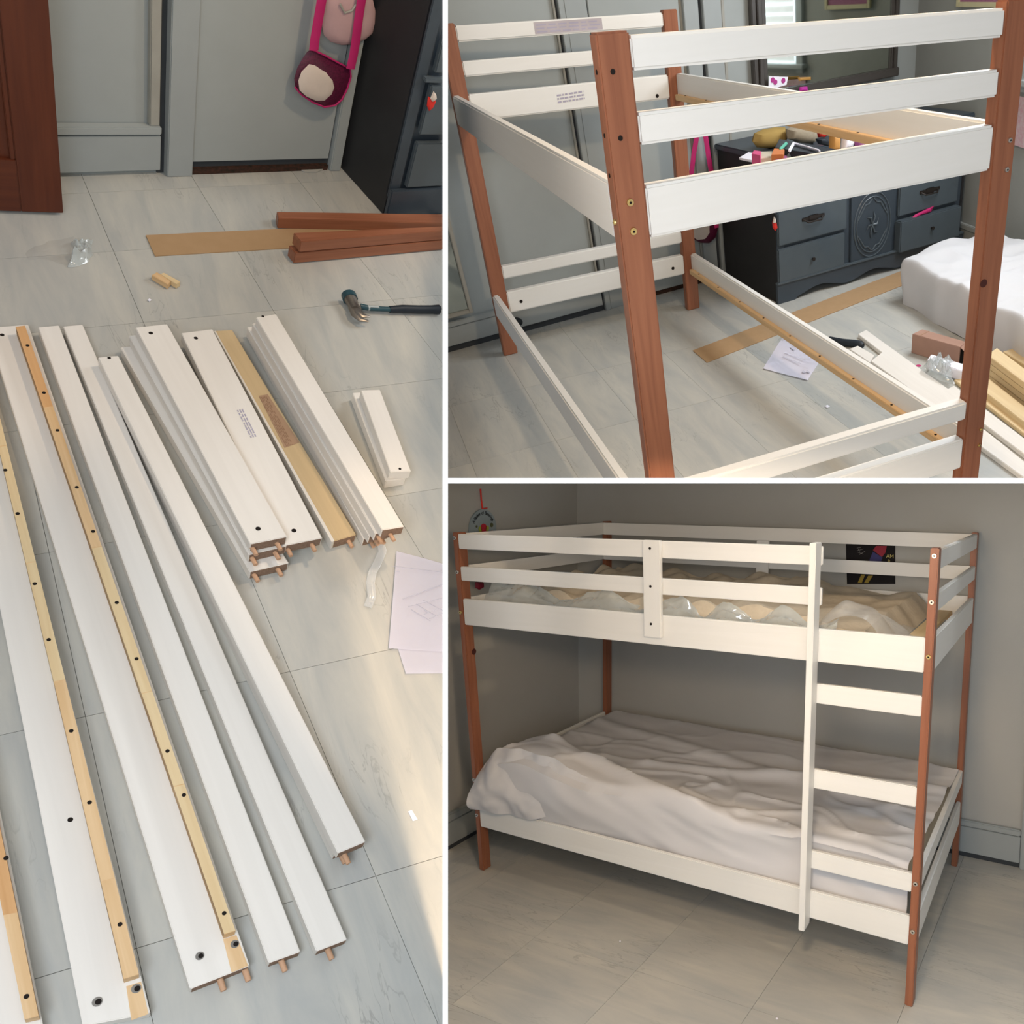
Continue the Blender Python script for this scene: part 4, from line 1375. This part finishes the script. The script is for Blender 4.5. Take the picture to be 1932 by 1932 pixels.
# side rails (butt between posts, flush outside), with ledgers inside
US = (1.157, 1.2832)
LS = (0.2267, 0.3398)
TS = 0.034
for x0, x1, xi, sg in ((0.0, TS, TS, 1), (W_ - TS, W_, W_ - TS, -1)):
    for (z0, z1) in (US, LS):
        B.b('side_rail', RAILW, x0, x1, bd, L_ - bd, z0, z1, 0.006, axis=YA)
        xa_, xb__ = (xi, xi + 0.024) if sg == 1 else (xi - 0.024, xi)
        lg = B.b('ledger', PINE, xa_, xb__, bd + 0.03, L_ - bd - 0.03, z0 + 0.004, z0 + 0.032, 0.002, axis=YA)
        for i in range(9):
            yy = bd + 0.15 + i * (L_ - 0.4) / 8
            q_ = B.warp(V(((xa_ + xb__) / 2, yy, z0 + 0.0325)))
            finish('screw_hole', disc(q_, uz, 0.005), HOLE, RB, parent=lg, origin=bedB.o)
for z_ in (1.253, 1.185):
    B.bolt((aw * 0.45, -0.0005, z_ - 0.01 if z_ > 1.2 else z_ - 0.005), (0, -1, 0), 0.009)
for z_ in (1.50, 1.375):
    hole(bedB, RB, B.warp(V((aw * 0.38, -0.0006, z_))), -YA, 0.0055)
for z_ in (1.50, 1.38, 1.30):
    hole(bedB, RB, B.warp(V((-0.0005, bd * 0.5, z_))), -XA, 0.005)
B.bolt((-0.0005, bd * 0.5, 1.20), (-1, 0, 0), 0.007)
for z_ in (1.245, 1.17):
    B.bolt((W_ - aw * 0.3, -0.0005, z_), (0, -1, 0), 0.007, STEEL)
for z_ in (0.36, 0.30):
    B.bolt((W_ - aw * 0.2, -0.0005, z_), (0, -1, 0), 0.006, BRASS)
for yy in (0.06, 0.13):
    pass
kn = B.warp(V((W_ - aw + 0.012, -0.001, 0.86)))
bedB.part('knot', disc(kn, -YA, 0.012, 16), mat('dark_knot', (0.07, 0.015, 0.01)))

# ================================================================== THIRD SET: the finished bunk bed
qs = []
XC0 = 0.12
for i in range(-4, 8):
    for j in range(-4, 5):
        x0, y0 = XC0 + i * 0.465, -0.285 + j * 0.465
        qs.append(([V((x0, y0, 0)), V((x0 + 0.465, y0, 0)), V((x0 + 0.465, y0 + 0.465, 0)), V((x0, y0 + 0.465, 0))],
                   YA if i == -1 else XA))
tiles(RC, box(-1.8, 3.6, -2.1, 2.0, -0.05, -0.004), qs, XA)
WC = mat('third_wall_paint', (0.42, 0.415, 0.385), 0.65, 0.25, col2=(0.41, 0.405, 0.375), bump=0.04)
struct(RC, 'wall_back', box(-0.36, 3.6, 1.245, 1.35, 0, 3.0), WC)
struct(RC, 'wall_left', box(-0.36, -0.255, -2.0, 1.245, 0, 3.0), WC)
struct(RC, 'baseboard_back', box(-0.255, 2.228, 1.225, 1.245, 0.025, 0.152, 0.002), TRIM)
struct(RC, 'trim_1', box(-0.255, 2.228, 1.219, 1.245, 0.156, 0.186, 0.005), TRIM)
struct(RC, 'trim_2', box(-0.255, 2.228, 1.235, 1.245, 0.0, 0.025), GAP)
struct(RC, 'baseboard_left', box(-0.255, -0.235, -2.0, 1.225, 0.025, 0.140, 0.002), TRIM)
struct(RC, 'trim_3', box(-0.255, -0.229, -2.0, 1.219, 0.144, 0.184, 0.005), TRIM)
struct(RC, 'trim_4', box(-0.255, -0.245, -2.0, 1.235, 0.0, 0.025), GAP)
struct(RC, 'trim_5', box(2.231, 2.34, 1.215, 1.245, 0.0, 2.4, 0.004), TRIM)

# bed
LX, LY = 1.9966, 1.1605
pa, pb2 = 0.0544, 0.0272
offC = ((0.0194, 0.0404, -0.0283, -0.0266, -0.0071), (0.0107, -0.0213, 0.0287, 0.0078, 0.0319), (0.0005, 0.0011, 0.0085, 0.0029, -0.0292), (-0.0298, -0.003, -0.0097, -0.0013, -0.0003))
bedC = Thing(RC, 'bunk_bed', 'finished bunk bed with brown posts, white rails and a white ladder', 'bed', (LX / 2, LY / 2, 0))
C = Bed(RC, bedC, LX, LY, offC)
for x0, y0 in ((0, 0), (LX - pb2, 0), (0, LY - pa), (LX - pb2, LY - pa)):
    C.b('post', STAIN, x0, x0 + pb2, y0, y0 + pa, 0, 1.57, 0.003, axis=uz)
ZT, ZM, ZL = (1.4979, 1.5634), (1.358, 1.4199), (1.1604, 1.2769)
ZBo, ZG = (0.217, 0.3203), (0.4054, 0.4709)
LADX = 1.589
tb = 0.020
C.b('guard_rail', RAILW, pb2, LADX + 0.026, 0.001, tb, *ZT, 0.003, axis=XA)
C.b('guard_rail', RAILW, pb2, LADX + 0.026, 0.001, tb, *ZM, 0.003, axis=XA)
for z in (ZL, ZBo):
    r_ = C.b('side_rail', RAILW, pb2, LX - pb2, 0.001, tb, *z, 0.003, axis=XA)
    C.b('ledger', PINE, pb2 + 0.03, LX - pb2 - 0.03, tb, tb + 0.022, z[0] + 0.005, z[0] + 0.03, 0.002, axis=XA)
    r_ = C.b('side_rail', RAILW, pb2, LX - pb2, LY - tb, LY - 0.001, *z, 0.003, axis=XA)
    C.b('ledger', PINE, pb2 + 0.03, LX - pb2 - 0.03, LY - tb - 0.022, LY - tb, z[0] + 0.005, z[0] + 0.03, 0.002, axis=XA)
# back guard rails sit inside the posts
for z in (ZT, ZM):
    C.b('guard_rail', RAILW, pb2 * 0.7, LX - pb2 * 0.7, LY - pa - tb, LY - pa - 0.001, *z, 0.003, axis=XA)
C.b('guard_bracket', RAILW, 0.945, 1.01, LY - pa - tb * 2, LY - pa - tb - 0.001, 1.20, 1.50, 0.003, axis=uz)
# end boards
for z in (ZT, ZM, ZL, ZG, ZBo):
    C.b('end_board', RAILW, 0.001, tb, pa, LY - pa, *z, 0.003, axis=YA)
    C.b('end_board', RAILW, LX - tb, LX - 0.001, pa, LY - pa, *z, 0.003, axis=YA)
# ladder
lad = (1.589, 1.6115)
up_ = C.b('ladder_upright', RAILW, lad[0], lad[1], -0.066, -0.001, 0.199, 1.578, 0.002, axis=uz)
for z in ((1.0121, 1.0819), (0.7037, 0.7722), ZG):
    C.b('ladder_rung', RAILW, lad[0] + 0.004, LX - pb2, 0.001, tb, *z, 0.003, axis=XA)
br_ = C.b('guard_bracket', RAILW, 0.930, 1.004, -0.021, -0.001, 1.192, 1.566, 0.003, axis=uz)
for z_ in (1.535, 1.39, 1.245):
    finish('screw_hole', disc(C.warp(V((0.962, -0.0215, z_))), -YA, 0.0052), HOLE, RC, parent=br_, origin=bedC.o)
for xx in (pb2 * 0.45, LX - pb2 * 0.5):
    for i, z_ in enumerate((1.545, 1.395, 1.215, 0.44, 0.27)):
        C.bolt((xx, -0.0005, z_), (0, -1, 0), 0.0085, BRASS if i == 2 else STEEL)
# slats
for zz in (ZL[0] + 0.03, ZBo[0] + 0.03):
    for i in range(12):
        x_ = 0.09 + i * (LX - 0.25) / 11
        C.b('slat', PALEPINE, x_, x_ + 0.065, tb + 0.002, LY - tb - 0.002, zz, zz + 0.015, 0.002, axis=YA)
bedC.part('knot', disc(C.warp(V((pb2 + 0.0008, 0.045, 1.03))), XA, 0.014, 14), mat('dark_knot', (0.07, 0.015, 0.01)))


# lower mattress in its loose white cover
def cover_fn(i, j):
    """j 0 at the front bottom, up the front, over the top, down the back"""
    x = 0.05 + i * 1.91
    if j < 0.16:
        t = j / 0.16
        y = 0.045 + 0.012 * math.sin(t * math.pi)
        z = 0.30 + t * 0.17
        k = 'f'
    elif j < 0.22:
        t = (j - 0.16) / 0.06 * math.pi / 2
        y = 0.045 + 0.03 * (1 - math.cos(t))
        z = 0.47 + 0.025 * math.sin(t)
        k = 'e'
    elif j < 0.94:
        t = (j - 0.22) / 0.72
        y = 0.075 + t * 0.99
        z = 0.495
        k = 't'
    else:
        t = (j - 0.94) / 0.06
        y = 1.065 + 0.05 * math.sin(t * math.pi / 2)
        z = 0.495 - 0.16 * t
        k = 'b'
    q_ = V((x, y, z))
    # the bunched, lifted cover at the front left corner; sagging edge to the right
    bul = 0.10 * math.exp(-((x - 0.28) / 0.22) ** 2 - ((y - 0.12) / 0.20) ** 2)
    bul += 0.045 * math.exp(-((x - 0.75) / 0.45) ** 2 - ((y - 0.12) / 0.22) ** 2)
    ridge1 = 0.028 * math.exp(-((y - (0.36 - 0.28 * x)) / 0.035) ** 2) * (1 if x < 1.1 else math.exp(-((x - 1.1) / 0.2) ** 2))
    ridge2 = 0.018 * math.exp(-((y - (0.20 + 0.30 * x)) / 0.04) ** 2)
    ridge3 = 0.016 * math.exp(-((y - (0.9 - 0.25 * x)) / 0.05) ** 2)
    w1 = noise.noise(V((x * 2.2 + y * 1.6, y * 4.5 - x * 1.2, 3.3)))
    w2 = noise.noise(V((x * 7 + y * 5, y * 13 - x * 3.5, 1.3)))
    w3 = 1 - abs(noise.noise(V((x * 3.4 - y * 3, y * 5.0 + x * 2.4, 8.1)))) * 2.4
    w4 = max(0, 1 - abs(noise.noise(V((x * 1.7 + y * 1.1, y * 3.6 - x * 1.5, 11.0)))) * 9)
    w5 = max(0, 1 - abs(noise.noise(V((x * 2.6 - y * 2.1, y * 4.4 + x * 1.9, 21.0)))) * 9)
    if k in 'te':
        calm = 1.0 - 0.75 * min(1.0, max(0.0, (y - 0.35) / 0.4))
        w2 *= calm
        w3 *= calm
        q_.z += (0.012 * w4 + 0.010 * w5) * calm
        q_.z += bul + ridge1 + ridge2 + ridge3 + 0.014 * w1 + 0.003 * w2 + 0.004 * w3
        if x > 1.8:
            q_.z -= (x - 1.8) * 0.12
    else:
        q_.z += (bul + 0.016 * w1) * min(1, j / 0.16)
        q_.y += -0.055 * math.exp(-((x - 0.4) / 0.5) ** 2) * math.sin(min(1, j / 0.16) * math.pi * 0.8) * (1 if k == 'f' else 0)
        q_.y += 0.012 * w1 + 0.008 * noise.noise(V((x * 5, z * 26 + x * 7, 2.2)))
    if x < 0.12:
        q_.z -= (0.12 - x) * 0.6
    return q_


mC = Thing(RC, 'mattress', 'lower bunk mattress in a loose wrinkled white cover', 'mattress', (1.0, 0.6, 0.27))
mC.part('foam_core', box(0.08, 1.93, 0.09, 1.07, 0.268, 0.45, 0.03), SHEETU, smooth=True)
mC.part('cover', grid(150, 90, cover_fn), SHEET, smooth=True)


def flap_fn(i, j):
    """loose corner of the cover spilling over the lower rail"""
    x = 0.035 + i * 0.62
    t = j
    y = 0.06 - 0.105 * math.sin(t * 2.2) * math.exp(-(x / 0.45) ** 2)
    top = 0.60 - 0.02 * math.cos(x * 9) - max(0, x - 0.25) * 0.12
    if x < 0.12:
        top -= (0.12 - x) * 1.1
    bot = 0.325 + 0.03 * math.exp(-((x - 0.5) / 0.1) ** 2)
    z = top + (bot - top) * t
    q_ = V((x, y, z))
    q_.y += 0.022 * noise.noise(V((x * 9 + z * 7, z * 6 - x * 5, 4.0))) + 0.008 * noise.noise(V((x * 24, z * 24, 1.0)))
    q_.z += 0.012 * noise.noise(V((x * 8, 0, 2.0)))
    return q_


mC.part('cover_corner', grid(60, 40, flap_fn), SHEET, smooth=True)

# upper mattress: egg-crate foam with clear film
FZ = 1.30


def foam_fn(i, j):
    x = 0.10 + i * 1.72
    y = 0.10 + j * 0.96
    e_ = min(1, min(i, 1 - i) * 25, min(j, 1 - j) * 18)
    wv = 0.020 * math.sin(x * 27) * math.sin(y * 27 + 0.6) * (1 if x < 1.2 else 0.35)
    ed = 0.018 * abs(math.sin(x * 13.5)) * (1 if x < 1.35 else 0.4)
    z = FZ - 0.09 + 0.09 * e_ + (wv + ed) * e_ + 0.03 * noise.noise(V((x * 2.2, y * 2.2, 5))) + 0.01 * noise.noise(V((x * 9, y * 9, 2)))
    if x > 1.45:
        z -= (x - 1.45) * 0.10 * (1 - j)
    return V((x + 0.01 * noise.noise(V((y * 6, 1, 0))), y, z))


mU = Thing(RC, 'foam_mattress', 'cream convoluted foam mattress in torn clear film on the upper bunk', 'mattress', (1.0, 0.6, 1.20))
mU.part('foam', grid(170, 90, foam_fn), SHEETU, smooth=True)


def film_fn(i, j):
    x = 0.06 + i * 1.60
    t = j
    wave = 0.03 * math.sin(x * 22 + 1.5 * math.sin(x * 5)) * (1 if x > 0.3 else 0.6)
    y = 0.035 + 0.10 * t + 0.02 * noise.noise(V((x * 6, t * 4, 1)))
    z = 1.215 + (0.095 + wave * t) * t ** 0.7 + 0.016 * noise.noise(V((x * 14, t * 6, 7))) + 0.008 * noise.noise(V((x * 40, t * 20, 3)))
    if x < 0.3:
        z += 0.035 * math.exp(-((x - 0.17) / 0.08) ** 2) * t
    return V((x, y, z))


mU.part('film', grid(200, 18, film_fn), PLASTW, smooth=True)


def film2_fn(i, j):
    # loose film tent at the right end
    x = 1.55 + i * 0.37
    y = 0.06 + j * 0.55
    h = 0.15 * math.sin(min(1, max(0, i * 1.15)) * math.pi) ** 0.8 * math.exp(-((j - 0.15) / 0.5) ** 2)
    z = 1.20 + h + 0.025 * noise.noise(V((x * 12, y * 9, 7))) + 0.05 * (1 - i) * (1 - abs(j - 0.5))
    return V((x, y, z))


mU.part('film', grid(44, 40, film2_fn), PLAST, smooth=True)

# things on the walls of the third set
xw = -0.25


def lw(u, v, off=0.0):
    return RC.ax(u, v, 0, xw + off)


cc = lw(910, 998, 0.0)
rr = 0.098
ds = Thing(RC, 'hanging_plaque', 'round pale blue plaque with a painted fruit basket on the left wall', 'plaque', cc + V((0.004, 0, -rr)))
PLQ = mat('pale_blue_plaque', (0.30, 0.36, 0.38), 0.5, 0.3)
ds.part('disc', cyl(cc - XA * 0.002, cc + XA * 0.006, rr, None, 48), PLQ)


def yz(y_, z_, o=0.008):
    # the wall is seen from the right: reading direction runs towards larger y
    return cc + V((o, y_, z_))


def poly_yz(pl, m, name, o=0.0072, t=0.002):
    return ds.part(name, prism([yz(a_, b_, o) for a_, b_ in pl], XA * t), m)


poly_yz([(-0.035, -0.01), (0.035, -0.01), (0.026, -0.06), (-0.026, -0.06)], mat('basket_orange', (0.50, 0.22, 0.05)), 'basket')
for (a_, b_, r_, cl, nm) in ((0, 0.005, 0.022, (0.5, 0.02, 0.04), 'red'), (-0.024, 0.002, 0.013, (0.35, 0.42, 0.06), 'lime'), (0.026, 0.002, 0.013, (0.35, 0.42, 0.06), 'lime'),
                             (-0.062, -0.022, 0.010, (0.45, 0.05, 0.05), 'berry'), (0.062, -0.022, 0.010, (0.55, 0.18, 0.08), 'peach'), (0.06, 0.016, 0.011, (0.10, 0.11, 0.05), 'olive'), (-0.05, 0.016, 0.006, (0.10, 0.14, 0.05), 'olive'),
                             (-0.055, -0.052, 0.010, (0.55, 0.18, 0.08), 'peach')):
    ds.part('painted_fruit', cyl(yz(a_, b_, 0.0075), yz(a_, b_, 0.0095), r_, None, 16), mat('fruit_' + nm, cl))
ds.part('star', cyl(yz(0.004, -0.035, 0.0095), yz(0.004, -0.035, 0.0105), 0.012, None, 5), mat('star_yellow', (0.6, 0.35, 0.05)))
DKT = mat('dark_lettering', (0.03, 0.035, 0.04), 0.7, 0.2)


def letter(room, th, ch_, M_, size, m, name='letter'):
    cu = bpy.data.curves.new('t', 'FONT')
    cu.body = ch_
    cu.size = size
    cu.extrude = 0.0006
    cu.align_x = 'CENTER'
    to = bpy.data.objects.new('t', cu)
    COL.objects.link(to)
    dg = bpy.context.evaluated_depsgraph_get()
    me = bpy.data.meshes.new_from_object(to.evaluated_get(dg))
    bpy.data.objects.remove(to)
    bm = bmesh.new()
    bm.from_mesh(me)
    bpy.data.meshes.remove(me)
    for v in bm.verts:
        v.co = M_ @ v.co
    if not bm.faces:
        bm.free()
        return
    return th.part(name, bm, m)


msg = 'A Basket of Blessings'
for i, chh in enumerate(msg):
    if chh == ' ':
        continue
    an = math.radians(150 - 120 * i / (len(msg) - 1))
    R_ = rr * 0.74
    pos = yz(-0.0 + R_ * math.cos(an) * 1.0, R_ * math.sin(an), 0.0085)
    # text x runs to +y, text y is up, facing +x
    rot_ = Matrix(((0, 0, 1), (1, 0, 0), (0, 1, 0)))
    tilt = Matrix.Rotation(an - math.pi / 2, 3, 'Z')
    letter(RC, ds, chh, Matrix.Translation(pos) @ (rot_ @ tilt).to_4x4(), 0.024, DKT)
ds.part('ribbon', tube([yz(-0.004, rr), yz(-0.012, rr + 0.05), yz(-0.016, rr + 0.10)], 0.004, 8), RED)
ds.part('ribbon_bar', tube([yz(-0.005, rr + 0.002), yz(0.03, rr + 0.004)], 0.003, 8), RED)

# dark plaque with coloured shapes on the back wall
yb2 = 1.242


def bw3(u, v, off=0.0):
    return RC.ax(u, v, 1, yb2 - off)


BK = mat('black_cloth_banner', (0.014, 0.012, 0.013), 0.8, 0.2)
bn = Thing(RC, 'wall_banner', 'black wall banner with red, blue and gold shapes behind the bunk', 'banner', bw3(1640, 1110))
bl = [bw3(u, v, 0.004) for u, v in ((1596, 1024), (1689, 1024), (1689, 1102), (1598, 1102))]
bn.part('cloth', prism(bl, YA * 0.003), BK)
for px, nm, cl in ((((1653, 1030), (1673, 1030), (1671, 1042), (1664, 1051), (1647, 1038)), 'red_shape', (0.30, 0.01, 0.03)),
                   (((1647, 1041), (1665, 1052), (1660, 1066), (1638, 1062)), 'blue_shape', (0.035, 0.03, 0.14)),
                   (((1625, 1084), (1632, 1084), (1626, 1100), (1618, 1100)), 'gold_stripe', (0.28, 0.2, 0.02)),
                   (((1638, 1086), (1647, 1086), (1638, 1100), (1630, 1100)), 'gold_stripe', (0.28, 0.2, 0.02))):
    bn.part(nm, prism([bw3(u, v, 0.0065) for u, v in px], YA * 0.002), mat(nm, cl))
tx = bw3(1679, 1053, 0.007)
GLD = mat('gold_lettering', (0.55, 0.45, 0.12), 0.4, 0.5)
rt = Matrix(((1, 0, 0), (0, 0, -1), (0, 1, 0))).to_4x4()
letter(RC, bn, 'AM', Matrix.Translation(tx) @ rt, 0.026, GLD, 'lettering')
letter(RC, bn, 'B', Matrix.Translation(bw3(1677, 1062, 0.007)) @ rt, 0.024, GLD, 'lettering')
bn.part('emblem', join(*[tube([bw3(1624 + 8 * math.cos(a_), 1040 + 6 * math.sin(a_ * 1.7), 0.007), bw3(1624 + 6 * math.cos(a_ + 2), 1040 + 7 * math.sin(a_ + 2), 0.007)], 0.001, 5) for a_ in (0, 0.9, 1.8, 2.7, 3.6, 4.5)]), mat('silver_thread', (0.25, 0.24, 0.22)))
# red bag glimpsed on the left wall
single(RC, 'red_pouch', 'dark red pouch on the left wall glimpsed between the guard rails', 'pouch',
       puff([lw(u, v, 0.02) for u, v in ((897, 1098), (911, 1098), (912, 1108), (904, 1113), (897, 1109))], XA, 0.015), mat('dark_red_cloth', (0.25, 0.01, 0.03)), smooth=True)
for a_, b_ in (((1170, 1776), 0.004), ((1466, 1922), 0.005)):
    p_ = RC.fl(*a_, 0.003)
    single(RC, 'paper_crumb', 'tiny white crumb on the floor ' + ('in front of the bunk bed middle' if a_[0] < 1300 else 'nearest the lower edge of the bunk bed view'), 'debris',
           puff([p_ + V((b_ * math.cos(t), b_ * math.sin(t), 0)) for t in (0, 1.2, 2.4, 3.7, 5)], uz, 0.003), PAPER)
